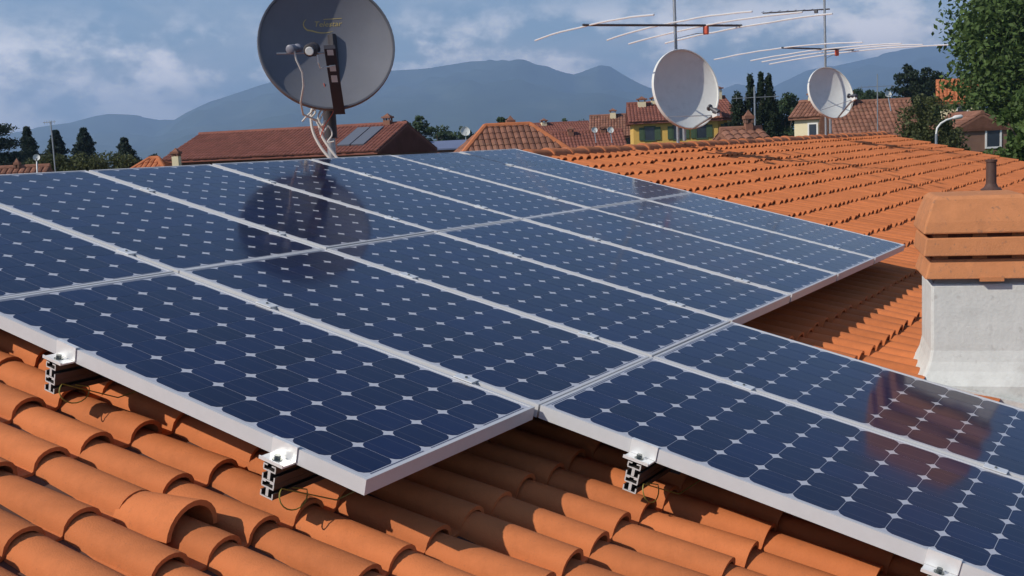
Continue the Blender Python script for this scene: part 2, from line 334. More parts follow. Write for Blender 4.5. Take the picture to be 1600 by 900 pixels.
# the camera stands over the near tiles: the 300 that show largest are parts, the rest one field of tiles
field = MB()
for k, (nv, z, u, v) in enumerate(cands):
    J = Matrix.Translation(PL(u + random.gauss(0, 0.003), v + random.gauss(0, 0.006) + (random.random() < 0.015) * random.uniform(0.01, 0.03), CREST + random.gauss(0, 0.0022))) @ Matrix.Rotation(random.gauss(0, 0.013), 4, 'Z') @ Matrix.Rotation(random.gauss(0, 0.008), 4, 'X')
    if k < 300 and not nv: link('roof_tile', tile_me, roof, J)
    else: tile_mb(6 if z > 4 else 8, length=min(0.40, v - VR), M=J, mb=field)
fo = field.build('tile_field', M_tile_far, roof, True); fo['kind'] = 'stuff'

# ventilation tile: a raised hood over one barrel
hood = MB(); n = 12; V = []
for y, r_ in ((0.0, 0.082), (0.21, 0.070)):
    for th in (0, 0.014):
        for i in range(n + 1):
            a = math.pi * i / n; V.append((-(r_ - th) * math.cos(a), y, (r_ - th) * math.sin(a) * 1.02 - (0.03 if y else 0)))
F = []
for i in range(n):
    b = n + 1; F += [(i, i + 1, 2 * b + i + 1, 2 * b + i), (b + i + 1, b + i, 3 * b + i, 3 * b + i + 1), (i + 1, i, b + i, b + i + 1), (2 * b + i, 2 * b + i + 1, 3 * b + i + 1, 3 * b + i)]
hood.add(V, F)
ho = hood.build('ventilation_tile', M_tile, roof, True, M=Matrix.Translation(PL(-0.205, 2.815, 0.205)) @ Matrix.Rotation(-0.06, 4, 'X'))
ho['label'] = 'raised arched vent tile with an open dark end'

# ridge caps
cap = MB(); n = 10; V = []
for x, r_ in ((0.0, 0.098), (0.02, 0.104), (0.05, 0.102), (0.40, 0.086)):
    for i in range(n + 1):
        a = math.pi * (i / n) ; V.append((x, -r_ * math.cos(a) * 1.12, (r_ + 0.02) * math.sin(a) ** 0.75 - 0.03))
b = n + 1
F = [(k * b + i, (k + 1) * b + i, (k + 1) * b + i + 1, k * b + i + 1) for k in range(3) for i in range(n)] + [tuple(range(n + 1))]
cap.add(V, F); cap_me = cap.mesh('ridge_tile', M_ridge, True)
ridge_z = P(0, VR, 0.232)
k = 0; u = U0
while u < U1 - 0.2:
    link('ridge_tile', cap_me, house, Matrix.Translation((u, ridge_z.y + random.gauss(0, 0.004), ridge_z.z + random.gauss(0, 0.004))) @ Matrix.Rotation(random.gauss(0, 0.012), 4, 'Z')); u += 0.355
MB().box(U0, U1, -0.13, 0.13, -0.09, -0.005).build('ridge_mortar', mat('mortar', (0.16, 0.11, 0.09), 0.95, var=0.3), house, M=Matrix.Translation(ridge_z))

# ------------------------------------------------------------------ chimney
phi = math.radians(17)
cb0 = P(3.215, 3.895, 0.2)
CHM = Matrix.Translation(cb0) @ Matrix.Rotation(-math.pi / 2 + phi, 4, 'Z')      # local x runs along the front face to the right, local y into the stack
CW, CD = 0.41, 0.42
ch = MB(); V = []
prof = [(-0.45, 0.085), (0.0, 0.066), (0.03, 0.044), (0.06, 0.026), (0.10, 0.010), (0.15, 0.0), (0.455, 0.0)]
for z, e in prof:
    V += [(-e, -e, z), (CW + e, -e, z), (CW + e, CD + e, z), (-e, CD + e, z)]
F = [(4 * k + i, 4 * k + (i + 1) % 4, 4 * k + 4 + (i + 1) % 4, 4 * k + 4 + i) for k in range(len(prof) - 1) for i in range(4)] + [(24, 25, 26, 27)]
ch.add(V, F)
bm_ = ch.mesh('chimney', M_plaster)
chimney = link('chimney', bm_, house, CHM)
tag(chimney, 'grey plastered chimney stack with flared base and tiered clay cap', None)
bv = chimney.modifiers.new('bevel', 'BEVEL'); bv.width = 0.012; bv.segments = 2; bv.limit_method = 'ANGLE'; bv.angle_limit = math.radians(50)
fl = MB().box(0.015, CW - 0.015, 0.015, CD - 0.015, 0.455, 0.50).build('flue_collar', M_lead, chimney)
def tier(z0, z1, e0, e1, name='cap_tier', top=False):
    m = MB(); V = []
    for z, e in ((z0, e0), (z1, e1), (z1, e1 - 0.02), (z0 + 0.006, e0 - 0.02)):
        V += [(-e, -e, z), (CW + e, -e, z), (CW + e, CD + e, z), (-e, CD + e, z)]
    F = [(4 * k + i, 4 * k + (i + 1) % 4, (4 * k + 4) % 16 + (i + 1) % 4, (4 * k + 4) % 16 + i) for k in range(4) for i in range(4)]
    m.add(V, F); o = m.build(name, M_clay, chimney)
    b_ = o.modifiers.new('bevel', 'BEVEL'); b_.width = 0.006; b_.segments = 2; return o
tier(0.478, 0.566, 0.030, 0.004)
tier(0.582, 0.664, 0.036, 0.024)
for x in (0.012, CW * 0.5 - 0.03, CW - 0.072):
    for y in (0.012, CD - 0.072): MB().box(x, x + 0.06, y, y + 0.06, 0.505, 0.70).build('cap_post', M_clay, chimney)
MB().box(0.022, CW - 0.022, 0.022, CD - 0.022, 0.50, 0.71).build('flue_liner', M_roofdark, chimney)
tp = MB(); V = []
for z, e in ((0.682, 0.037), (0.735, 0.026), (0.832, -0.008), (0.848, -0.026)):
    V += [(-e, -e, z), (CW + e, -e, z), (CW + e, CD + e, z), (-e, CD + e, z)]
tp.add(V, [(4 * k + i, 4 * k + (i + 1) % 4, 4 * k + 4 + (i + 1) % 4, 4 * k + 4 + i) for k in range(3) for i in range(4)] + [(12, 13, 14, 15), (3, 2, 1, 0)])
o = tp.build('cap_top', M_clay, chimney); b_ = o.modifiers.new('bevel', 'BEVEL'); b_.width = 0.008; b_.segments = 2
MB().box(0.20, 0.30, -0.034, -0.004, 0.468, 0.486).build('cap_tab', M_clay, chimney)
MB().box(-0.09, CW + 0.09, -0.115, -0.085, -0.03, 0.022, Matrix.Rotation(PITCH * 0.93, 4, 'Y')).build('base_flashing', M_plaster, chimney)

# vent pipe standing on the slope behind the chimney
vp = P(12.9, 2.66, 0.17); m = MB()
prof = [(0, 0.13), (0.035, 0.125), (0.06, 0.085), (0.10, 0.065), (0.12, 0.062), (0.37, 0.060), (0.372, 0.070), (0.40, 0.070), (0.402, 0.05)]
V = []; sg = 20
for z, r_ in prof: V += [(r_ * math.cos(2 * math.pi * i / sg), r_ * math.sin(2 * math.pi * i / sg), z) for i in range(sg)]
m.add(V, [(k * sg + i, k * sg + (i + 1) % sg, (k + 1) * sg + (i + 1) % sg, (k + 1) * sg + i) for k in range(len(prof) - 1) for i in range(sg)] + [tuple(range(8 * sg, 9 * sg))])
vpo = m.build('vent_pipe', M_pipe, house, True, M=Matrix.Translation(vp)); vpo['label'] = 'short dark brown vent pipe with a flared foot'

# ------------------------------------------------------------------ solar panels
PU, PV, PWD, PLN, FD = 0.828, 1.578, 0.806, 1.571, 0.042
LIP = 0.0105
fm = MB(); hw, hl = PWD / 2, PLN / 2
for s in (-1, 1):
    fm.box(min(s * hw, s * (hw - LIP)), max(s * hw, s * (hw - LIP)), -hl, hl, -FD, 0.0)
    fm.box(-hw + LIP, hw - LIP, min(s * hl, s * (hl - LIP)), max(s * hl, s * (hl - LIP)), -FD + 0.0005, -0.0003)
frame_me = fm.mesh('frame', M_frame)
back_me = MB().box(-hw + LIP, hw - LIP, -hl + LIP, hl - LIP, -0.008, -0.0022).mesh('backsheet', M_back)
CS, CC, CPX, CPY = 0.0627, 0.0215, 0.1272, 0.1272
octo = [(-CS + CC, -CS), (CS - CC, -CS), (CS - 0.0075, -CS + CC * 0.40), (CS, -CS + CC), (CS, CS - CC), (CS - 0.0075, CS - CC * 0.40), (CS - CC, CS), (-CS + CC, CS), (-CS + 0.0075, CS - CC * 0.40), (-CS, CS - CC), (-CS, -CS + CC), (-CS + 0.0075, -CS + CC * 0.40)]
cell_me = MB().prism(octo, -0.0024, -0.0017).mesh('cell', M_cell)
rib_me = MB().box(-0.111, 0.111, -0.0017, 0.0017, -0.0024, -0.0018).mesh('bus_ribbon', M_ribbon)
ORD = ['first', 'second', 'third', 'fourth', 'fifth', 'sixth', 'seventh']
def panel(c, r, label):
    M = Matrix.Translation(P((c + 0.5) * PU, (r + 0.5) * PV, random.gauss(0, 0.0008))) @ ROOFROT @ Matrix.Rotation(random.gauss(0, 0.0012), 4, 'X') @ Matrix.Rotation(random.gauss(0, 0.0012), 4, 'Y')
    p = empty('solar_panel', M, label, 'solar panel', 'solar panels of the roof array')
    link('frame', frame_me, p); link('backsheet', back_me, p)
    for s_ in (-1, 1):
        for k in range(3): link('bus_ribbon', rib_me, p, Matrix.Translation((-0.254 + k * 0.2548, s_ * (hl - 0.0178), 0)))
    for i in range(6):
        for j in range(12):
            link('cell', cell_me, p, Matrix.Translation(((i - 2.5) * CPX, (j - 5.5) * CPY, 0)))
rown = ['upper row below the ridge', 'middle row']
for r in range(2):
    for c in range(7): panel(c, r, f'dark blue solar panel, {ORD[c]} from the near end of the {rown[r]}')
panel(1, 2, 'nearer of the two solar panels in the lowest row, bottom right')
panel(2, 2, 'solar panel in the lowest row whose far edge passes the chimney')

# mounting rails, end clamps, middle clamps, earth wires
def rail(v, ua, ub, n_first, label, clamp=True):
    M = Matrix.Translation(P(0, v, 0)) @ ROOFROT
    t = empty('mounting_rail', M, label, 'mounting rail', 'aluminium rails under the panels')
    m = MB(); z0 = -FD - 0.002; a, bq = ua, ub
    H = 0.045
    for k in range(2):
        zt_ = z0 - k * H
        m.box(a, bq, -0.021, -0.007, zt_ - 0.004, zt_); m.box(a, bq, 0.007, 0.021, zt_ - 0.004, zt_)          # lips of the upper slot
        m.box(a + 0.001, bq, -0.0045, 0.0045, zt_ - H + 0.0045, zt_ - 0.014)                                      # web
        m.box(a + 0.0005, bq, -0.0205, 0.0205, zt_ - 0.0185, zt_ - 0.0145)                                        # slot floor
        m.box(a, bq, -0.0215, -0.0175, zt_ - 0.0143, zt_ - 0.0042); m.box(a, bq, 0.0175, 0.0215, zt_ - 0.0143, zt_ - 0.0042)
        m.box(a, bq, -0.0215, -0.0175, zt_ - H + 0.0042, zt_ - 0.0285); m.box(a, bq, 0.0175, 0.0215, zt_ - H + 0.0042, zt_ - 0.0285)
        m.box(a, bq, -0.021, 0.021, zt_ - H, zt_ - H + 0.004)
    m.m = [1 if i_ % 6 == 4 else 0 for i_ in range(len(m.f))]  # end faces towards the sun take the lit copy, all others the shaded one
    m.build('profile', [M_rail_shade, M_rail_sunlit], t)
    x = ua + 0.35
    while x < ub:
        MB().box(x, x + 0.04, -0.018, 0.018, -0.245, z0 - 2 * H).build('roof_hook', M_rail_shade, t); x += 1.235
    x0 = n_first * PU + (PU - PWD) / 2
    if clamp:
        c = MB()
        c.box(x0 - 0.004, x0 - 0.0008, -0.042, 0.042, -0.036, 0.0025)       # plate against the frame
        c.box(x0 - 0.004, x0 + 0.009, -0.042, 0.042, 0.0027, 0.0052)         # hook over the frame
        c.box(x0 - 0.050, x0 - 0.0042, -0.040, 0.040, -0.041, -0.0365)       # foot on the rail
        c.box(x0 - 0.050, x0 - 0.047, -0.040, 0.040, -0.0363, -0.032)
        cl = c.build('end_clamp', M_alu, t)
        h = MB(); h.prism([(0.008 * math.cos(k * math.pi / 3), 0.008 * math.sin(k * math.pi / 3)) for k in range(6)], -0.036, -0.024, Matrix.Translation((x0 - 0.026, 0.0, 0)))
        h.prism([(0.013 * math.cos(k * math.pi / 8), 0.013 * math.sin(k * math.pi / 8)) for k in range(16)], -0.0362, -0.034, Matrix.Translation((x0 - 0.026, 0.0, 0)))
        h.build('bolt', M_bolt, cl)
        pts = [(x0 - 0.02 + 0.02 * q, -0.03 - 0.05 * math.sin(q * 1.2) , -0.11 - 0.045 * math.sin(q * 0.9)) for q in [i * 0.25 for i in range(15)]]
        pts = [(x0 + 0.03 + 0.05 * math.cos(a_), -0.045 - 0.03 * math.sin(a_) * 0.6, -0.125 - 0.032 * math.sin(a_)) for a_ in [math.pi * 1.05 - i * 0.33 for i in range(-2, 11)]]
        e = MB().tube([(x0 + 0.02, -0.02, -0.12)] + [(p_[0] - 0.03, p_[1], p_[2]) for p_ in pts[::-1]] + [(x0 + 0.12, -0.09, -0.16), (x0 + 0.3, -0.12, -0.13)], 0.0019, 6)
        e.build('earth_wire', M_earth, t, True)
    k = n_first + 1
    while k * PU < ub - 0.2:
        xc = k * PU
        c = MB().box(xc - 0.021, xc + 0.021, -0.035, 0.035, 0.0015, 0.0045); c.box(xc - 0.0085, xc + 0.0085, -0.034, 0.034, -0.035, 0.0014)
        mc = c.build('mid_clamp', M_alu, t)
        MB().prism([(0.0045 * math.cos(q * math.pi / 3), 0.0045 * math.sin(q * math.pi / 3)) for q in range(6)], 0.0047, 0.009, Matrix.Translation((xc, 0, 0))).build('bolt', M_bolt, mc)
        k += 1
for v, lab in ((0.45, 'topmost aluminium rail under the upper row of panels'), (1.30, 'aluminium rail under the lower half of the upper row of panels'),
               (2.035, 'aluminium rail with bright end clamp at the left edge, middle row'), (2.89, 'aluminium rail with bright end clamp near the front panel corner')):
    rail(v, -0.040, 5.80, 0, lab)
for v, lab in ((3.515, 'aluminium rail with end clamp at the front edge of the lowest row'), (4.36, 'lowest aluminium rail with end clamp at the bottom picture edge')):
    rail(v, 0.788, 2.50, 1, lab)

# ------------------------------------------------------------------ satellite dishes
HF = Vector((FWD.x, FWD.y, 0)).normalized(); HR = Vector((HF.y, -HF.x, 0))
def hdir(deg):
    a = math.radians(deg); return HF * math.cos(a) + HR * math.sin(a)   # horizontal direction, degrees right of the view
def dish_frame(center, deg, tilt):
    """deg: how far the axis points to the right of straight back at the viewer, tilt: upwards"""
    ax = (-hdir(-deg)) * math.cos(math.radians(tilt)) + Vector((0, 0, 1)) * math.sin(math.radians(tilt))
    y = -ax; x = y.cross(Vector((0, 0, 1))).normalized(); z = x.cross(y)
    return Matrix(((x.x, y.x, z.x, center.x), (x.y, y.y, z.y, center.y), (x.z, y.z, z.z, center.z), (0, 0, 0, 1)))
def reflector(rx, rz, dep, mt, parent, rimm=None):
    m = MB(); rings, sg = 12, 56; V = []
    for face in (0, 1):
        V.append((0, dep + face * 0.004, 0))
        for r in range(1, rings + 1):
            q = r / rings
            for k in range(sg):
                a = 2 * math.pi * k / sg; V.append((rx * q * math.cos(a), dep * (1 - q * q) + face * 0.004, rz * q * math.sin(a)))
    b = 1 + rings * sg; F = []
    for face in (0, 1):
        o = face * b
        for k in range(sg):
            k2 = (k + 1) % sg; tri = (o, o + 1 + k, o + 1 + k2); F.append(tri if face else tri[::-1])
            for r in range(rings - 1):
                q = (o + 1 + r * sg + k, o + 1 + (r + 1) * sg + k, o + 1 + (r + 1) * sg + k2, o + 1 + r * sg + k2); F.append(q if face else q[::-1])
    m.add(V, F); refl = m.build('reflector', mt, parent, True)
    rm = MB(); V = []
    sec = [(0.985, 0.002), (0.99, -0.016), (1.016, -0.018), (1.026, -0.006), (1.026, 0.022), (1.0, 0.014)]
    for k in range(sg):
        a = 2 * math.pi * k / sg
        for s_, y in sec: V.append((rx * s_ * math.cos(a), y, rz * s_ * math.sin(a)))
    n = len(sec); rm.add(V, [(k * n + i, ((k + 1) % sg) * n + i, ((k + 1) % sg) * n + (i + 1) % n, k * n + (i + 1) % n) for k in range(sg) for i in range(n)])
    rm.build('rim', rimm or mt, parent, True); return refl
def lnb(parent, p, target, r, mt, length=0.10, name='feed_horn'):
    p = Vector(p); d = (Vector(target) - p).normalized()
    m = MB(); m.tube([p - d * length * 0.6, p - d * length * 0.55, p, p + d * 0.005, p + d * length * 0.5], [r * 0.7, r * 0.95, r, r * 0.6, r * 0.6], 18)
    m.tube([p + d * length * 0.5, p + d * (length * 0.5 + 0.012), p + d * (length * 0.5 + 0.03)], [r * 0.62, r * 1.05, r * 1.05], 18)
    return m.build(name, mt, parent, True)
# --- grey dish
D1 = dish_frame(at(511, 70, 7.62), 15, 13)
d1 = empty('satellite_dish', D1, 'large dark grey satellite dish with gold logo and white cables', 'satellite dish')
reflector(0.455, 0.445, 0.105, M_dishgrey, d1, M_rim_shade)
arm0, arm1 = Vector((0.045, 0.02, -0.47)), Vector((-0.035, -0.42, -0.155))
am = MB(); dd = (arm1 - arm0).normalized(); sx = Vector((1, 0, 0)); up_ = sx.cross(dd).normalized()
V = [arm0 + sx * a * 0.038 + up_ * b_ * 0.02 for a, b_ in ((-1, -1), (1, -1), (1, 1), (-1, 1))] + [arm1 + sx * a * 0.036 + up_ * b_ * 0.02 for a, b_ in ((-1, -1), (1, -1), (1, 1), (-1, 1))]
am.add(V, [(0, 1, 5, 4), (1, 2, 6, 5), (2, 3, 7, 6), (3, 0, 4, 7), (0, 3, 2, 1), (4, 5, 6, 7)]); arm = am.build('feed_arm', M_dark, d1)
for q, hh in ((0.95, 0.014), (0.72, 0.016), (0.56, 0.018)):
    c = arm0.lerp(arm1, q); side = -1 if up_.y > 0 else 1
    lb = MB(); nrm = up_ * side
    lb.add([c + sx * a * 0.02 + dd * b_ * hh * 1.6 + nrm * 0.0225 for a, b_ in ((-1, -1), (1, -1), (1, 1), (-1, 1))], [(0, 1, 2, 3)])
    lb.build('sticker', M_white, arm)
TG = (0, 0.085, 0.02)
l1 = lnb(d1, (-0.150, -0.40, -0.165), TG, 0.043, M_dark, 0.11); l2 = lnb(d1, (-0.262, -0.38, -0.150), TG, 0.030, M_lnb, 0.10)
MB().tube([(-0.166, -0.452, -0.190), (-0.170, -0.468, -0.196)], [0.030, 0.024], 18).build('horn_cap', M_white, l1)
MB().tube([(-0.37, -0.38, -0.178), (-0.02, -0.395, -0.184)], 0.0055, 8).build('feed_bar', M_galv, d1)
MB().tube([(-0.262, -0.42, -0.17), (-0.25, -0.40, -0.23), (-0.215, -0.36, -0.30), (-0.21, -0.30, -0.37), (-0.225, -0.15, -0.44), (-0.20, 0.02, -0.475), (-0.1, 0.1, -0.50)], 0.0065, 8).build('cable', M_cable, d1, True)
MB().tube([(-0.12, -0.44, -0.21), (-0.115, -0.43, -0.26), (-0.10, -0.38, -0.28), (0.0, -0.33, -0.25)], 0.005, 8).build('cable', M_cable, d1, True)
# bracket and mast
inv = D1.inverted()
mast_foot = P(4.13, -0.46, 0.30); foot_l = inv @ mast_foot; top_l = inv @ (mast_foot + Vector((0, 0, 0.72)))
MB().tube([foot_l, top_l], 0.030, 16).build('mast', M_galv, d1, True)
br = MB(); br.tube([foot_l.lerp(top_l, 0.44), foot_l.lerp(top_l, 0.92)], 0.046, 12); br.build('mast_clamp', M_dark, d1, True)
br = MB(); a_ = foot_l.lerp(top_l, 0.86); br.tube([a_, Vector((0.05, 0.10, -0.20))], 0.04, 10); br.tube([Vector((0.05, 0.09, -0.26)), Vector((0.05, 0.09, 0.1))], 0.03, 8); br.build('back_bracket', M_dark, d1)
def wl_(pts, r, mt=M_cable, name='cable', parent=d1):
    P_ = [inv @ p for p in pts]; Q = []
    for i in range(len(P_) - 1):                     # Catmull-Rom
        a, b_, c, d_ = P_[max(i - 1, 0)], P_[i], P_[i + 1], P_[min(i + 2, len(P_) - 1)]
        for s in range(6):
            t_ = s / 6; Q.append(0.5 * ((2 * b_) + (c - a) * t_ + (2 * a - 5 * b_ + 4 * c - d_) * t_ * t_ + (3 * b_ - a - 3 * c + d_) * t_ ** 3))
    Q.append(P_[-1]); return MB().tube(Q, r, 8).build(name, mt, parent, True)
dm = 7.85
wl_([at(x, y, dm - 0.12) for x, y in ((490, 165), (486, 180), (489, 205), (500, 228), (514, 246), (530, 262))], 0.010)
wl_([at(x, y, dm - 0.12) for x, y in ((497, 185), (502, 210), (514, 230), (526, 246), (540, 262))], 0.010)
wl_([at(x, y, dm - 0.16) for x, y in ((518, 155), (505, 168), (497, 182), (503, 196), (508, 188))], 0.006)
wl_([at(x, y, dm - 0.18) for x, y in ((472, 190), (480, 181), (489, 173), (503, 163), (515, 156))], 0.006)
wl_([at(x, y, dm - 0.13) for x, y in ((508, 172), (499, 190), (505, 206), (513, 197), (519, 210), (512, 222), (522, 221))], 0.0055)
wl_([at(x, y, dm - 0.15) for x, y in ((486, 166), (493, 175), (487, 184), (494, 190), (500, 200))], 0.006)
wl_([at(x, y, dm - 0.2) for x, y in ((506, 130), (512, 150), (521, 172), (508, 195), (500, 215))], 0.003, M_red)
# logo print on the reflector: wordmark, small line and swoosh
def surf(x, z): return Vector((x, 0.105 * (1 - (x / 0.455) ** 2 - (z / 0.445) ** 2) - 0.002, z))
def text_part(body, size, x, z, parent, mt, name, shear=0.25):
    cu = bpy.data.curves.new(name, 'FONT'); cu.body = body; cu.size = size; cu.shear = shear; cu.align_x = 'CENTER'; cu.resolution_u = 2
    to = bpy.data.objects.new(name, cu); col.objects.link(to); bpy.context.view_layer.update()
    me = bpy.data.meshes.new_from_object(to.evaluated_get(bpy.context.evaluated_depsgraph_get())); bpy.data.objects.remove(to)
    for v in me.vertices: v.co = surf(x + v.co.x * 1.15, z + v.co.y)
    me.materials.clear(); me.materials.append(mt); return link(name, me, parent)
lg = text_part('Telestar', 0.050, 0.025, 0.160, d1, M_gold, 'logo_lettering')
def band(pts, w0, parent, name, mt):
    m = MB(); V = []
    for i, (x, z, wd) in enumerate(pts):
        a = pts[max(i - 1, 0)]; b_ = pts[min(i + 1, len(pts) - 1)]; tx, tz = b_[0] - a[0], b_[1] - a[1]; l = math.hypot(tx, tz)
        V += [surf(x - tz / l * wd, z + tx / l * wd), surf(x + tz / l * wd, z - tx / l * wd)]
    return m.add(V, [(2 * i, 2 * i + 1, 2 * i + 3, 2 * i + 2) for i in range(len(pts) - 1)]).build(name, mt, parent)
sw = []
for i in range(25):
    a = math.radians(140 + i * 165 / 24); sw.append((-0.045 + 0.095 * math.cos(a) + (0.05 * i / 24 if i > 12 else 0), 0.172 + 0.055 * math.sin(a), 0.0045 * math.sin(math.pi * (i + 1.5) / 27)))
band(sw, 0, d1, 'logo_swoosh', M_gold)
band([(0.0, 0.208, 0.0022), (0.06, 0.2095, 0.0022), (0.125, 0.211, 0.0022)], 0, d1, 'logo_line', M_gold)

def white_dish(px, py, depth, R, deg, tilt, label, feed, foot_px, mast_u):
    Mx = dish_frame(at(px, py, depth), deg, tilt)
    d = empty('satellite_dish', Mx, label, 'satellite dish', 'white dishes beyond the ridge')
    reflector(R, R * 1.04, R * 0.26, M_dishwhite, d)
    f = Vector(feed); m = MB(); m.tube([(0.02, 0.0, -R * 1.05), f + Vector((0, 0.02, -0.05))], 0.014, 8); arm_ = m.build('feed_arm', M_galv, d)
    for s in (-1, 1): MB().tube([(s * R * 0.75, 0.0, -R * 0.72), f + Vector((0, 0.02, -0.05))], 0.005, 6).build('brace', M_galv, d)
    lnb(d, f, (0, R * 0.2, 0), 0.036, M_boom, 0.12)
    MB().box(-0.02, 0.02, -0.06, 0.03, -0.075, -0.03, Matrix.Translation(f)).build('feed_clamp', M_white, d)
    iv = Mx.inverted(); mp_ = P(mast_u, -0.5, 0); mp_.z = at(px, py, depth).z - 0.1
    ml = iv @ mp_; m = MB(); m.tube([ml, Vector((0, R * 0.26 + 0.06, -0.06))], 0.035, 10); m.box(-0.09, 0.09, R * 0.26 + 0.012, R * 0.26 + 0.07, -0.16, 0.1); m.build('back_bracket', M_galv, d)
    return d
U2, U3 = 10.33, 16.45
d2 = white_dish(1072, 139, 12.85, 0.44, 25.6, 11.2, 'larger white satellite dish on the ridge, half in its own shadow', (0.10, -0.34, -0.34), 1060, U2)
d3 = white_dish(1298, 145, 18.05, 0.415, 21, 18, 'smaller white satellite dish on the ridge, farthest to the right', (0.12, -0.36, -0.20), 1290, U3)
def aerial(mu, label, ytop, cz_px, boom_deg, elem_deg, boom_l, boom_r, elems, depth_hint, box_at, extra=None, twin=False):
    foot = P(mu, VR, 0.13); 
    t = empty('tv_antenna', Matrix.Translation(foot), label, 'tv antenna', 'aerials on the ridge')
    pxf, pyf, dz = uv_project(foot)
    H = at(pxf, ytop, dz).z - foot.z; zb = at(pxf, cz_px, dz).z - foot.z
    MB().tube([(0, 0, -0.25), (0.005, 0, H * 0.5), (-0.01, 0.01, H)], 0.019, 12).build('mast', M_galv, t, True)
    if twin: MB().tube([tuple(HR * 0.075) , tuple(HR * 0.075 + Vector((0, 0, 0.36)))], 0.022, 12).build('support_pipe', M_galv, t, True)
    B = hdir(boom_deg); E_ = hdir(elem_deg)
    MB().tube([Vector((0, 0, zb + 0.0)) + B * boom_l - HF * 0.03, Vector((0, 0, zb)) + B * boom_r - HF * 0.03], 0.014, 8).build('boom', M_boom, t)
    for (s, l, sag, dz_) in elems:
        c = Vector((0, 0, zb + dz_)) + B * s - HF * 0.03; pts = []
        for i in range(13):
            q = -1 + 2 * i / 12; pts.append(c + E_ * q * l / 2 + Vector((0, 0, -sag * abs(q) ** 2.2 + random.gauss(0, 0.002))))
        MB().tube(pts, 0.0095, 6).build('element', M_rod, t, True)
    if box_at is not None:
        c = Vector((0, 0, zb - 0.05)) + B * box_at - HF * 0.03
        m = MB().box(-0.03, 0.03, -0.03, 0.03, -0.055, 0.04, Matrix.Translation(c)); o_ = m.build('dipole_box', M_red, t); bb = o_.modifiers.new('bevel', 'BEVEL'); bb.width = 0.012; bb.segments = 2
        MB().tube([c + Vector((0, 0, -0.04)), c + HF * -0.05 - B * 0.15 + Vector((0, 0, -0.05)), Vector((0, 0, zb - 0.15)) - HF * 0.02, Vector((0, 0, zb - 0.7)) - HF * 0.02], 0.004, 6).build('cable', M_boom, t, True)
    if extra:
        ze = at(pxf, extra[0], dz).z - foot.z; X = hdir(-88); L_ = extra[1]
        MB().tube([Vector((0, 0, ze)) - X * 0.08, Vector((0, 0, ze - 0.015)) + X * L_], 0.011, 8).build('boom', M_boom, t)
        MB().box(-0.03, 0.03, -0.025, 0.025, -0.035, 0.02, Matrix.Translation(Vector((0, 0, ze - 0.02)) + X * 0.14)).build('dipole_box', M_boom, t)
        for q in range(7): 
            c = Vector((0, 0, ze + 0.003)) + X * (0.22 + q * 0.13); MB().tube([c - HF * 0.11, c + HF * 0.11], 0.004, 6).build('element', M_boom, t)
    return t
aerial(U2, 'tall mast with four long white antenna rods above the larger white dish', -90, 42, 66, -27, -1.22, 0.93, [(-1.14, 2.55, 0.04, 0.0), (-0.04, 2.85, 0.05, 0.03), (0.42, 3.3, 0.05, 0.0), (0.91, 3.1, 0.03, -0.02)], 13, 0.42, twin=True)
aerial(U3, 'mast with low antenna rods above the smaller white dish', -60, 78, 52, -37, -1.12, 0.75, [(-1.08, 2.9, 0.06, 0.0), (-0.12, 2.95, 0.05, -0.01), (0.30, 3.15, 0.05, -0.02), (0.72, 3.5, 0.06, -0.03)], 18, 0.30, extra=(17, 1.0), twin=True)

# ------------------------------------------------------------------ village houses
M_roofred = mat('dark_red_tiles', (0.235, 0.092, 0.068), 0.9, spec=0.15, var=0.2, vscale=1.2, per=('island', 0.10), stain=(0.15, 0.07, 0.05, 0.5), sscale=0.8)
M_roofbrown = mat('brown_tiles', (0.24, 0.115, 0.078), 0.9, spec=0.15, var=0.22, vscale=2.5, per=('island', 0.22), stain=(0.22, 0.14, 0.09, 0.6), sscale=0.9)
M_rooforange = mat('orange_tiles', (0.46, 0.16, 0.07), 0.9, spec=0.15, var=0.2, vscale=2.5, per=('island', 0.15))
M_yellow = mat('yellow_render', (0.72, 0.45, 0.11), 0.9, var=0.1, vscale=1.5)
M_ochre = mat('ochre_render', (0.64, 0.32, 0.09), 0.9, var=0.1, vscale=1.5)
M_cream = mat('cream_render', (0.74, 0.65, 0.43), 0.9, var=0.08, vscale=1.5)
M_brick = mat('brown_render', (0.20, 0.11, 0.075), 0.9, var=0.15, vscale=1.5)
M_pane = mat('window_glass', (0.03, 0.04, 0.055), 0.1, spec=0.6)
M_shut = mat('green_shutter', (0.06, 0.10, 0.05), 0.6)
M_bluemetal = mat('blue_grey_sheet_roof', (0.16, 0.19, 0.30), 0.5, spec=0.5, var=0.1, vscale=1)
M_collector = mat('collector_glass', (0.13, 0.14, 0.17), 0.45, spec=0.4)
def slope_tiles(mb, O, E, S, W, Ls, hl=0.0, hr=0.0, cw=0.24, rl=0.42):
    """barrel tiled slope: O eave corner, E unit along the eave, S unit up the slope, hl/hr how far each end runs in at the ridge"""
    N = E.cross(S).normalized(); nc = max(1, int(W / cw)); cw = W / nc
    for c in range(nc):
        s = (c + 0.5) * cw; mx = Ls
        if hl: mx = min(mx, s / hl * Ls)
        if hr: mx = min(mx, (W - s) / hr * Ls)
        y = -0.05 + random.uniform(-0.02, 0.02)
        while y < mx - 0.05:
            y2 = min(y + rl + 0.05, mx); V = []
            for yy, up in ((y, 0.03), (y2, 0.0)):
                for k in range(5):
                    a = math.pi * k / 4; V.append(O + E * (s - 0.5 * cw * math.cos(a) * 1.02) + S * yy + N * (0.02 + up + cw * 0.34 * math.sin(a)))
            mb.add(V, [(k, k + 1, 6 + k, 5 + k) for k in range(4)] + [(0, 1, 2, 3, 4)]); y += rl
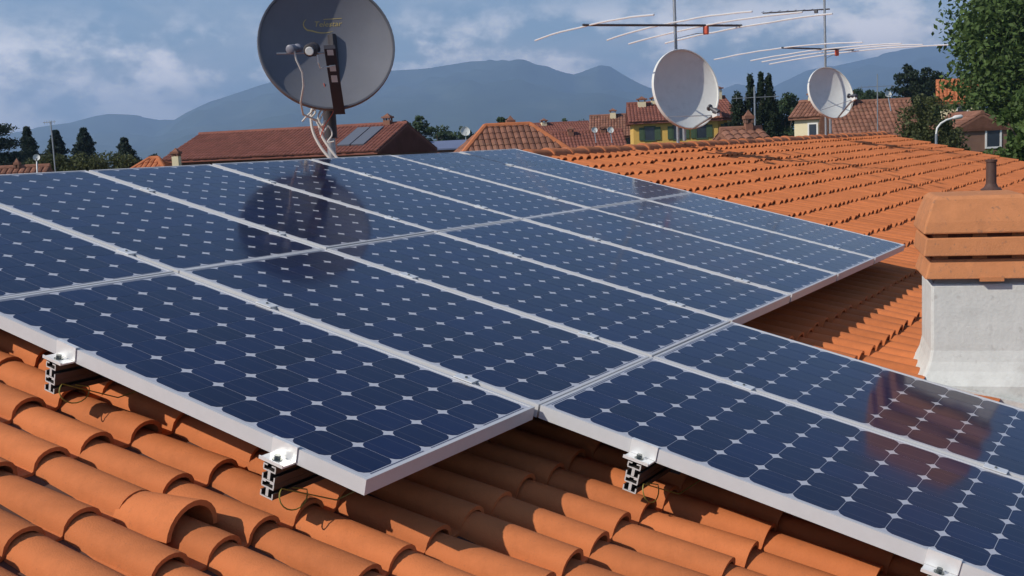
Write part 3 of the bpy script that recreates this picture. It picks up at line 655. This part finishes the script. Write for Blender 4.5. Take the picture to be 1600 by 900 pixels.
def village_house(name, label, pos, rot, W, Dp, eave, ridge, wallm, roofm, hip=0.0, windows=(), chimneys=(), over=0.35, group=None, ridge_m=None, tiles=True, cat='house'):
    """local x along the ridge, -y towards the camera when rot=0; pos is the middle of the front wall on the ground"""
    M = Matrix.Translation((pos.x, pos.y, 0)) @ Matrix.Rotation(VIEWROT + math.radians(rot), 4, 'Z')
    h = empty(name, M, label, cat, group)
    x0, x1, y0, y1 = -W / 2, W / 2, 0, Dp; ym = Dp / 2; slope_ = (ridge - eave) / ym
    wl2 = MB()
    if hip: wl2.box(x0, x1, y0, y1, 0, eave)
    else:
        pr = [(y0, 0), (y1, 0), (y1, eave), (ym, ridge), (y0, eave)]
        wl2.prism(pr, x0, x1, Matrix(((0, 0, 1, 0), (1, 0, 0, 0), (0, 1, 0, 0), (0, 0, 0, 1))))
    wl2.build('wall', wallm, h)
    ez = eave - over * slope_ + 0.05; hz = ridge + 0.05; ex0, ex1, ey0, ey1 = x0 - over, x1 + over, y0 - over, y1 + over
    sl = MB(); hx = hip * (ym + over) if hip else 0
    A, B, C, D_ = Vector((ex0, ey0, ez)), Vector((ex1, ey0, ez)), Vector((ex1, ey1, ez)), Vector((ex0, ey1, ez))
    R0, R1 = Vector((ex0 + hx, ym, hz)), Vector((ex1 - hx, ym, hz)); dn = Vector((0, 0, -0.12))
    sl.add([A, B, C, D_, R0, R1] + [q + dn for q in (A, B, C, D_, R0, R1)], [(0, 1, 5, 4), (2, 3, 4, 5), (1, 2, 5), (3, 0, 4), (7, 6, 10, 11), (9, 8, 11, 10), (8, 7, 11), (6, 9, 10), (0, 6, 7, 1), (2, 8, 9, 3), (1, 7, 8, 2), (3, 9, 6, 0)])
    rf = sl.build('roof', roofm, h)
    if tiles:
        tm = MB(); Wt = ex1 - ex0; Ls = math.hypot(ym + over, hz - ez)
        def up(a, b_): return (b_ - a).normalized()
        S1 = Vector((0, (ym + over), hz - ez)).normalized()
        slope_tiles(tm, A, Vector((1, 0, 0)), S1, Wt, Ls, hx, hx)
        if hip:
            Lh = math.hypot(hx, hz - ez); Wd = ey1 - ey0
            slope_tiles(tm, B, Vector((0, 1, 0)), Vector((-hx, 0, hz - ez)).normalized(), Wd, Lh, Wd / 2, Wd / 2)
            slope_tiles(tm, D_, Vector((0, -1, 0)), Vector((hx, 0, hz - ez)).normalized(), Wd, Lh, Wd / 2, Wd / 2)
        slope_tiles(tm, C, Vector((-1, 0, 0)), Vector((0, -(ym + over), hz - ez)).normalized(), Wt, Ls, hx, hx)
        to = tm.build('tiles', roofm, rf); to['kind'] = 'stuff'
        rc = MB(); segs = [(R0, R1)] + ([(A, R0), (B, R1)] if hip else [])
        for a, b_ in segs: rc.tube([a + Vector((0, 0, 0.05)), b_ + Vector((0, 0, 0.05))], 0.12, 8)
        rc.build('ridge_cap', ridge_m or roofm, rf, True)
    for (face, s, z, ww, wh, fm_) in windows:
        if face == 'front': F_ = Matrix.Translation((s, -0.0, z))
        elif face == 'right': F_ = Matrix.Translation((x1, s, z)) @ Matrix.Rotation(math.pi / 2, 4, 'Z')
        else: F_ = Matrix.Translation((x0, s, z)) @ Matrix.Rotation(-math.pi / 2, 4, 'Z')
        wo = MB().box(-ww / 2, ww / 2, -0.02, 0.08, 0, wh, F_).build('window', M_pane, h)
        fr = MB(); t_ = 0.09
        for (a, b_, c, d_) in ((-ww / 2 - t_, -ww / 2, -t_, wh + t_), (ww / 2, ww / 2 + t_, -t_, wh + t_), (-ww / 2, ww / 2, wh, wh + t_), (-ww / 2, ww / 2, -t_, 0)): fr.box(a, b_, -0.05, 0.05, c, d_, F_)
        fr.build('frame', fm_ or M_white, wo)
        if fm_ is M_shut:
            for s_ in (-1, 1): MB().box(min(s_ * (ww / 2 + t_), s_ * (ww / 2 + t_ + ww * 0.5)), max(s_ * (ww / 2 + t_), s_ * (ww / 2 + t_ + ww * 0.5)), -0.07, -0.03, 0, wh, F_).build('shutter', M_shut, wo)
    for (x, y, z0, z1, s_) in chimneys:
        c = MB(); c.box(x - s_, x + s_, y - s_, y + s_, z0, z1); co = c.build('chimney', M_cream if wallm is not M_brick else M_roofbrown, rf)
        MB().box(x - s_ * 1.35, x + s_ * 1.35, y - s_ * 1.35, y + s_ * 1.35, z1 + 0.12, z1 + 0.22).add([Vector((x - s_, y - s_, z1 + 0.22)), Vector((x + s_, y - s_, z1 + 0.22)), Vector((x + s_, y + s_, z1 + 0.22)), Vector((x - s_, y + s_, z1 + 0.22)), Vector((x, y, z1 + 0.4))], [(0, 1, 4), (1, 2, 4), (2, 3, 4), (3, 0, 4)]).build('chimney_cap', M_roofbrown, rf)
        p4 = MB(); [p4.box(x + a * s_ * 0.8 - 0.04, x + a * s_ * 0.8 + 0.04, y + b_ * s_ * 0.8 - 0.04, y + b_ * s_ * 0.8 + 0.04, z1, z1 + 0.12) for a in (-1, 1) for b_ in (-1, 1)]; p4.build('chimney_post', M_brick, rf)
    return h, rf
def gp(px, depth): p = at(px, 450, depth); return Vector((p.x, p.y, 0))
# long dark red roof behind the grey dish
dR = 62.0
h, rf = village_house('village_house', 'long building with dark red tiled roof and two roof collectors behind the grey dish', gp(434, dR), -20, 12.9, 7.0, 6.15, 7.45, M_brick, M_roofred, chimneys=[(5.7, 3.4, 6.9, 7.75, 0.2)], over=0.4)
sv = Vector((0, 3.9, 1.45)).normalized(); nv_ = Vector((0, -1.45, 3.9)).normalized()
for k in range(2):
    c = MB(); O_ = Vector((4.1 + k * 0.85, 0.35, 6.33)) + nv_ * 0.18
    Q = [O_, O_ + Vector((0.76, 0, 0)), O_ + Vector((0.76, 0, 0)) + sv * 2.7, O_ + sv * 2.7]
    c.add([q for q in Q] + [q - nv_ * 0.09 for q in Q], [(0, 1, 2, 3), (7, 6, 5, 4), (0, 4, 5, 1), (1, 5, 6, 2), (2, 6, 7, 3), (3, 7, 4, 0)]); c.build('solar_collector', M_collector, rf)
# low orange lean-to at the left of it
village_house('village_house', 'low house with bright orange roof left of the long red roof', gp(232, 52), -8, 3.0, 3.4, 5.0, 6.1, M_cream, M_rooforange, chimneys=[(1.25, 1.4, 5.5, 6.25, 0.16)], hip=0.8)
# hip roofed house
village_house('village_house', 'house with brown hipped roof between the grey and white dishes', gp(822, 43), 10, 5.4, 5.0, 5.05, 6.75, M_cream, M_roofbrown, hip=0.75, chimneys=[(0.15, 2.7, 6.4, 6.85, 0.13)], ridge_m=M_rooforange)
# sheet metal roof and neighbours
village_house('shed', 'low shed with blue grey sheet roof beyond the long red roof', gp(712, 88), 2, 6.2, 6.0, 6.1, 6.65, M_brick, M_bluemetal, tiles=False, cat='shed')
village_house('village_house', 'small house with red roof, leftmost in the far row of roofs', gp(893, 105), 12, 5.5, 6, 6.6, 7.9, M_cream, M_roofred, chimneys=[(-1.4, 2.6, 7.3, 8.1, 0.25)])
village_house('village_house', 'far house with ochre wall left of the yellow house', gp(975, 96), -6, 4.4, 6, 6.55, 8.2, M_ochre, M_roofbrown, chimneys=[(-0.5, 2.6, 7.7, 8.5, 0.25)], windows=[('front', -0.9, 5.3, 0.8, 1.0, M_shut), ('front', 1.1, 5.3, 0.8, 1.0, M_shut)])
village_house('village_house', 'low far house with dark red roof and pale chimneys in the far row', gp(932, 80), 4, 4.6, 5, 5.4, 6.75, M_brick, M_roofred, chimneys=[(-1.2, 2.0, 6.2, 6.85, 0.2), (1.2, 2.3, 6.2, 6.9, 0.2)])
village_house('village_house', 'yellow house with red roof half hidden by the larger white dish', gp(1062, 84), -4, 6.2, 7, 7.42, 8.75, M_yellow, M_roofred, chimneys=[(-2.3, 2.8, 8.2, 8.95, 0.3), (-1.3, 3.3, 8.4, 9.0, 0.28)], windows=[('front', -1.9, 6.0, 0.7, 0.95, M_shut), ('front', 0.2, 6.0, 0.7, 0.95, M_shut), ('front', 1.9, 6.0, 0.7, 0.95, M_shut)])
village_house('village_house', 'ochre yellow house with red roof left of the dark cypresses', gp(1132, 88), 8, 2.4, 7, 7.5, 9.1, M_yellow, M_roofred, chimneys=[(0.8, 3.2, 8.8, 9.7, 0.3)], windows=[('front', 0.55, 6.25, 0.5, 0.75, M_shut)])
# little roof with chimney just behind our ridge
village_house('village_house', 'low roof with a brick chimney just beyond the ridge below the cypresses', gp(1172, 34), 5, 0.9, 1.4, 5.88, 6.10, M_brick, M_roofbrown, chimneys=[(0.22, 0.6, 5.95, 6.40, 0.11)], over=0.2)
# cream and yellow house, brown roof
village_house('village_house', 'narrow cream walled house just left of the smaller white dish', gp(1268, 66), -38, 1.9, 2.6, 7.0, 7.75, M_cream, M_roofbrown, chimneys=[(-0.4, 1.4, 7.5, 8.1, 0.2)], windows=[('front', 0.2, 5.8, 0.45, 0.7, None)], over=0.25)
village_house('village_house', 'house with large weathered brown tiled roof right of the smaller dish', gp(1378, 60), -6, 4.0, 7.2, 5.5, 7.5, M_brick, M_roofbrown, chimneys=[(-1.1, 3.2, 7.1, 7.95, 0.18)])
village_house('village_house', 'red roofed house behind the leafy bush at right', gp(1497, 82), -20, 2.4, 5, 7.9, 9.3, M_cream, M_rooforange, windows=[('front', 0.2, 6.4, 0.6, 0.9, None)])
village_house('garden_house', 'small brown gabled house with white framed window under the big tree', gp(1545, 60), 90, 4.0, 2.6, 5.86, 6.55, M_brick, M_roofbrown, windows=[('left', 0.7, 4.9, 0.66, 1.05, M_white)], over=0.12)
village_house('village_house', 'low roof with small chimney in front of the hedge at far left', gp(36, 46), 4, 1.7, 2.2, 5.3, 5.95, M_brick, M_roofbrown, chimneys=[(-0.1, 1.0, 5.7, 6.05, 0.09)])

# ------------------------------------------------------------------ trees
def leafmat(name, rgb, var=0.35, trans=0.3):
    m = mat(name, rgb, 0.6, spec=0.25, per=('island', var), var=0.3, vscale=0.9)
    nt = m.node_tree; b = nt.nodes['Principled BSDF']; tl = nt.nodes.new('ShaderNodeBsdfTranslucent'); mx = nt.nodes.new('ShaderNodeMixShader'); mx.inputs[0].default_value = trans
    nt.links.new(b.inputs['Base Color'].links[0].from_socket, tl.inputs[0]); nt.links.new(b.outputs[0], mx.inputs[1]); nt.links.new(tl.outputs[0], mx.inputs[2]); nt.links.new(mx.outputs[0], nt.nodes['Material Output'].inputs[0])
    return m
L_dark = leafmat('cypress_leaf', (0.028, 0.045, 0.022)); L_con = leafmat('conifer_leaf', (0.035, 0.055, 0.038)); L_mid = leafmat('leaf_green', (0.085, 0.135, 0.036))
L_olive = leafmat('leaf_olive', (0.085, 0.098, 0.036)); L_far = leafmat('leaf_far', (0.055, 0.088, 0.040)); M_bark = mat('bark', (0.10, 0.075, 0.055), 0.95, var=0.3, vscale=6, bump=0.5, bscale=20)
def leaves(centers, radii, per, size, mt, name, parent, flat=1.0):
    C = np.repeat(centers, per, axis=0); Rr = np.repeat(radii, per, axis=0); n = len(C)
    d = rng.normal(size=(n, 3)); d /= np.linalg.norm(d, axis=1)[:, None]; d *= (rng.random((n, 1)) ** 0.4); p = C + d * Rr
    a = rng.normal(size=(n, 3)); a /= np.linalg.norm(a, axis=1)[:, None]; b = rng.normal(size=(n, 3)); b -= a * (a * b).sum(1)[:, None]; b /= np.linalg.norm(b, axis=1)[:, None]
    s = size * rng.uniform(0.6, 1.35, (n, 1)); a *= s; b *= s * 0.55
    V = np.stack([p - a, p + b * 0.9, p + a, p - b * 0.9], 1).reshape(-1, 3)
    me = bpy.data.meshes.new(name); me.vertices.add(4 * n); me.vertices.foreach_set('co', V.ravel().astype(np.float32))
    me.loops.add(4 * n); me.loops.foreach_set('vertex_index', np.arange(4 * n, dtype=np.int32)); me.polygons.add(n); me.polygons.foreach_set('loop_start', np.arange(0, 4 * n, 4, dtype=np.int32)); me.polygons.foreach_set('loop_total', np.full(n, 4, dtype=np.int32))
    me.materials.append(mt); me.update(calc_edges=True); return link(name, me, parent)
def tree(name, label, pos, H, R, kind, mt, n_cl=60, per=60, leaf=0.12, base=0.25, cat='tree', group=None):
    t = empty(name, Matrix.Translation((pos.x, pos.y, 0)), label, cat, group)
    if kind == 'round':
        k = rng.normal(size=(n_cl, 3)); k /= np.linalg.norm(k, axis=1)[:, None]; k *= rng.random((n_cl, 1)) ** 0.45
        hc = H * (1 + base) / 2; C = k * np.array([R * 0.82, R * 0.82, H * (1 - base) / 2 * 0.85]) + np.array([0, 0, hc]); Rd = rng.uniform(0.16, 0.34, (n_cl, 1)) * R * np.array([1, 1, 0.75])
    elif kind == 'cone':
        z = rng.random(n_cl) ** 0.8; a = rng.random(n_cl) * 2 * math.pi; rr = (1 - z) ** 1.05 * R * (0.25 + 1.0 * rng.random(n_cl)); C = np.stack([rr * np.cos(a), rr * np.sin(a), H * (base + (1 - base) * z * 0.97)], 1)
        Rd = (0.05 + 0.22 * (1 - z))[:, None] * R * np.array([1.2, 1.2, 0.6]) + 0.04
    elif kind == 'column':
        z = rng.random(n_cl); a = rng.random(n_cl) * 2 * math.pi; rr = R * np.sin(np.pi * (0.12 + 0.86 * z)) ** 0.7 * (0.3 + 0.6 * rng.random(n_cl)); C = np.stack([rr * np.cos(a), rr * np.sin(a), H * (base + (1 - base) * z * 0.98)], 1)
        Rd = np.full((n_cl, 1), 0.28 * R) * np.array([1, 1, 2.2])
    elif kind == 'layer':       # cedar: flat tiers
        z = np.floor(rng.random(n_cl) * 7) / 7 + 0.05 * rng.random(n_cl); a = rng.random(n_cl) * 2 * math.pi; rr = (1 - z * 0.9) * R * (0.25 + 0.75 * rng.random(n_cl)); C = np.stack([rr * np.cos(a), rr * np.sin(a), H * (base + (1 - base) * z) - rr * 0.08], 1)
        Rd = np.full((n_cl, 1), 0.2 * R) * np.array([1.2, 1.2, 0.35])
    leaves(C, Rd, per, leaf, mt, 'crown', t)
    tr = MB(); th = H * (0.92 if kind in ('cone', 'layer', 'column') else 0.7); r0 = max(0.07, H * 0.022)
    tr.tube([(0, 0, -0.1), (0.03, 0.02, th * 0.35), (-0.04, 0.03, th * 0.7), (0, 0, th)], [r0, r0 * 0.8, r0 * 0.5, r0 * 0.15], 8)
    if kind in ('round', 'layer'):
        for c in C[:: max(1, n_cl // 14)]:
            s0 = Vector((0, 0, max(H * base * 0.8, c[2] * 0.62))); c = Vector(c); tr.tube([s0, s0.lerp(c, 0.5) + Vector((0, 0, 0.1)), c], [r0 * 0.4, r0 * 0.25, r0 * 0.08], 6)
    tr.build('trunk', M_bark, t, True); return t
def ht(px, py, depth): return at(px, py, depth).z
tree('leafy_tree', 'big leafy green tree filling the right picture edge', gp(1664, 66), 18.0, 7.6, 'round', L_mid, 560, 150, 0.18, 0.12)
tree('leafy_tree', 'green tree crown low at the right edge below the big tree', gp(1632, 33), 7.6, 1.9, 'round', L_mid, 170, 120, 0.095, 0.15)
tree('leafy_bush', 'dark olive leafy bush between brown roof and street lamp', gp(1448, 46), ht(1448, 128, 46), 1.5, 'round', L_olive, 110, 100, 0.075, 0.25)
tree('leafy_bush', 'dark shrub behind the street lamp at the end of the ridge', gp(1480, 50), ht(1480, 175, 50), 1.0, 'round', L_olive, 60, 80, 0.085, 0.3)
tree('leafy_bush', 'green shrub in front of the white framed window', gp(1556, 36), ht(1556, 208, 36), 0.75, 'round', L_mid, 70, 80, 0.07, 0.4)
tree('leafy_tree', 'dark bushy tree standing behind the brown roof, left of its twin', gp(1424, 105), ht(1424, 92, 105), 2.0, 'round', L_dark, 120, 90, 0.15, 0.3)
tree('leafy_tree', 'dark bushy tree behind the brown roof, right and lower of its twin', gp(1452, 112), ht(1452, 100, 112), 2.0, 'round', L_dark, 120, 90, 0.15, 0.3)
for px, py, r_, lab in ((1158, 150, 0.9, 'shortest dark cypress, leftmost of the group'), (1177, 116, 0.62, 'slim dark cypress, second from the left in the group'), (1194, 117, 0.62, 'slim dark cypress in the middle of the group'), (1205, 120, 0.7, 'slim dark cypress at the right of the group'), (1212, 158, 0.9, 'broad dark cypress at the right end of the group')):
    tree('cypress_tree', lab, gp(px, 76), ht(px, py, 76), r_, 'column', L_dark, 170, 70, 0.085, 0.03, group='cypresses beside the yellow houses')
tree('leafy_tree', 'dark green tree between cypresses and cream house', gp(1232, 92), ht(1232, 140, 92), 1.7, 'round', L_far, 90, 80, 0.14, 0.35)
tree('leafy_tree', 'distant dark tree between smaller dish and brown roof', gp(1368, 120), ht(1368, 132, 120), 2.6, 'round', L_far, 90, 80, 0.18, 0.45)
tree('leafy_tree', 'distant dark tree right of the smaller dish', gp(1335, 125), ht(1335, 130, 125), 2.2, 'round', L_far, 90, 80, 0.18, 0.45)
tree('leafy_tree', 'round green tree right of the long red roof', gp(670, 92), ht(670, 172, 92), 1.45, 'round', L_far, 100, 80, 0.12, 0.35)
tree('leafy_tree', 'smaller green tree touching the end of the long red roof', gp(650, 90), ht(650, 178, 90), 0.9, 'round', L_far, 70, 80, 0.11, 0.4)
tree('leafy_tree', 'dark green tree left of the hipped roof', gp(795, 95), ht(795, 168, 95), 1.05, 'round', L_far, 90, 80, 0.12, 0.35)
for i, (px, py, d_, r_) in enumerate(((700, 193, 130, 2.2), (735, 194, 130, 2.2), (870, 186, 150, 1.9), (893, 182, 150, 1.7), (955, 180, 150, 3.2), (985, 178, 150, 2.6), (925, 184, 150, 2.4))):
    tree('leafy_tree', ('far low tree behind the sheet roof shed, left', 'far low tree behind the sheet roof shed, right', 'far small tree right of the hipped roof, leftmost', 'far small tree right of the hipped roof, second', 'far low tree behind the far row of roofs, widest', 'far low tree just left of the yellow house roof', 'far low tree behind the middle of the far roofs')[i], gp(px, d_), ht(px, py, d_), r_, 'round', L_far, 26, 50, 0.22, 0.5, group='far trees of the plain')
# conifers and hedge at the left
tree('cedar_tree', 'spreading dark cedar at the left picture edge', gp(2, 62), ht(14, 184, 62), 4.2, 'layer', L_con, 330, 80, 0.085, 0.40)
for px, py, r_, d_, k_, lab in ((66, 194, 2.3, 84, 'cone', 'pointed conifer, leftmost of four at the left'), (110, 201, 2.9, 86, 'cone', 'broad conifer behind the thin aerial pole'), (153, 196, 2.9, 88, 'cone', 'tallest broad conifer, third of four at the left'), (214, 212, 3.0, 84, 'cone', 'low conifer nearest the long red roof'), (38, 224, 1.3, 75, 'round', 'dark round tree beside the cedar'), (255, 232, 0.9, 90, 'round', 'small tree above the bright orange roof')):
    tree('conifer_tree' if k_ == 'cone' else 'leafy_tree', lab, gp(px, d_), ht(px, py, d_), r_, k_, L_con, 260 if k_ == 'cone' else 90, 60, 0.11, 0.2)
hd = empty('hedge', Matrix.Translation(gp(150, 56)), 'long clipped hedge with mixed green leaves at the left', 'hedge')
a0, a1 = gp(70, 56), gp(236, 56); n = 90; q = [float(x_) for x_ in rng.random(n)]; base_ = gp(150, 56)
C = np.array([list((a0.lerp(a1, float(t)) - base_)) for t in q]); C[:, 2] = np.array([ht(70 + 166 * t, 241 + 4 * math.sin(t * 25), 56) for t in q]) * (0.82 + 0.16 * rng.random(n)); C[:, :2] += rng.normal(size=(n, 2)) * 0.25
leaves(C, np.full((n, 1), 0.42) * np.array([1, 1, 0.8]), 90, 0.075, L_olive, 'foliage', hd)
C2 = C.copy(); C2[:, 2] *= 0.55; leaves(C2, np.full((n, 1), 0.55) * np.array([1, 1, 2.5]), 30, 0.12, L_olive, 'lower_foliage', hd)
tree('leafy_bush', 'dark bush left of the hedge below the cedar', gp(18, 54), ht(18, 247, 54), 1.0, 'round', L_con, 45, 70, 0.08, 0.3)

# ------------------------------------------------------------------ small street things
p = gp(1462, 40); H = ht(1462, 196, 40); m = empty('street_lamp', Matrix.Translation(p), 'pale curved street lamp at the end of the ridge', 'street lamp')
r_ = HR; MB().tube([(0, 0, 0), (0, 0, H * 0.6), (0, 0, H - 0.3)], [0.07, 0.055, 0.045], 10).build('post', M_galv, m, True)
MB().tube([Vector((0, 0, H - 0.3)), Vector((0, 0, H - 0.1)) + r_ * 0.03, Vector((0, 0, H + 0.06)) + r_ * 0.16, Vector((0, 0, H + 0.17)) + r_ * 0.36, Vector((0, 0, H + 0.24)) + r_ * 0.62], 0.035, 10).build('arm', M_white, m, True)
MB().tube([Vector((0, 0, H + 0.23)) + r_ * 0.58, Vector((0, 0, H + 0.245)) + r_ * 0.66, Vector((0, 0, H + 0.27)) + r_ * 0.88, Vector((0, 0, H + 0.275)) + r_ * 0.93], [0.04, 0.075, 0.07, 0.03], 12).build('lamp_head', M_white, m, True)
def pole(px, depth, ptop, label, arms):
    p = gp(px, depth); H = ht(px, ptop, depth); t = empty('aerial_pole', Matrix.Translation(p), label, 'aerial')
    MB().tube([(0, 0, 0), (0, 0, H)], 0.028, 8).build('mast', M_galv, t, True)
    for dz_, l0, l1 in arms:
        MB().tube([Vector((0, 0, H - dz_)) + HR * l0, Vector((0, 0, H - dz_ + 0.01)) + HR * l1], 0.013, 6).build('boom', M_galv, t)
        for k in range(5):
            c = Vector((0, 0, H - dz_)) + HR * (l0 + (l1 - l0) * (k + 0.5) / 5); MB().tube([c - Vector((0, 0, 0.09)), c + Vector((0, 0, 0.09))], 0.006, 6).build('element', M_galv, t)
pole(104, 48, 190, 'thin pole with a small aerial in front of the hedge at left', [(0.03, -0.32, 0.2)])
pole(1184, 36, 137, 'thin aerial pole with a long crossbar in front of the cypresses', [(0.34, -0.72, 0.78)])
pole(1372, 58, 118, 'thin aerial pole with crossbar above the brown roof', [(0.62, -1.0, 0.9)])
def mini_dish(px, py, depth, r, label):
    c = at(px, py, depth); Mx = dish_frame(c, 14, 18); d = empty('satellite_dish', Mx, label, 'satellite dish', 'tiny far dishes'); reflector(r, r, r * 0.22, M_dishwhite, d)
    MB().tube([(0.0, r * 0.3, -0.9), (0, r * 0.3, 0)], 0.03, 8).build('mast', M_galv, d); MB().tube([(0, 0, -r), (0, -r * 0.8, -r * 0.5)], 0.02, 6).build('feed_arm', M_galv, d)
mini_dish(727, 205, 80, 0.34, 'tiny white dish left of the hipped roof'); mini_dish(929, 203, 76, 0.2, 'tiny white dish among the far roofs, left one'); mini_dish(954, 203, 76, 0.22, 'tiny white dish among the far roofs, right one')
mini_dish(57, 246, 44, 0.13, 'tiny white dish by the hedge at far left'); mini_dish(1388, 147, 57, 0.17, 'tiny white dish above the brown roof')

# ------------------------------------------------------------------ haze
hz = MB().box(cx - 8000, cx + 8000, cyy - 8000, cyy + 8000, -1.0, 640)
hm = bpy.data.materials.new('haze'); hm.use_nodes = True; nt = hm.node_tree; nt.nodes.clear()
pv = nt.nodes.new('ShaderNodeVolumePrincipled'); pv.inputs['Color'].default_value = (0.46, 0.66, 1.0, 1); pv.inputs['Density'].default_value = 0.00022; pv.inputs['Anisotropy'].default_value = 0.2
mo = nt.nodes.new('ShaderNodeOutputMaterial'); nt.links.new(pv.outputs[0], mo.inputs['Volume'])
ho = hz.build('haze', hm); ho['kind'] = 'stuff'; ho['label'] = 'blue summer haze in the air over the plain'
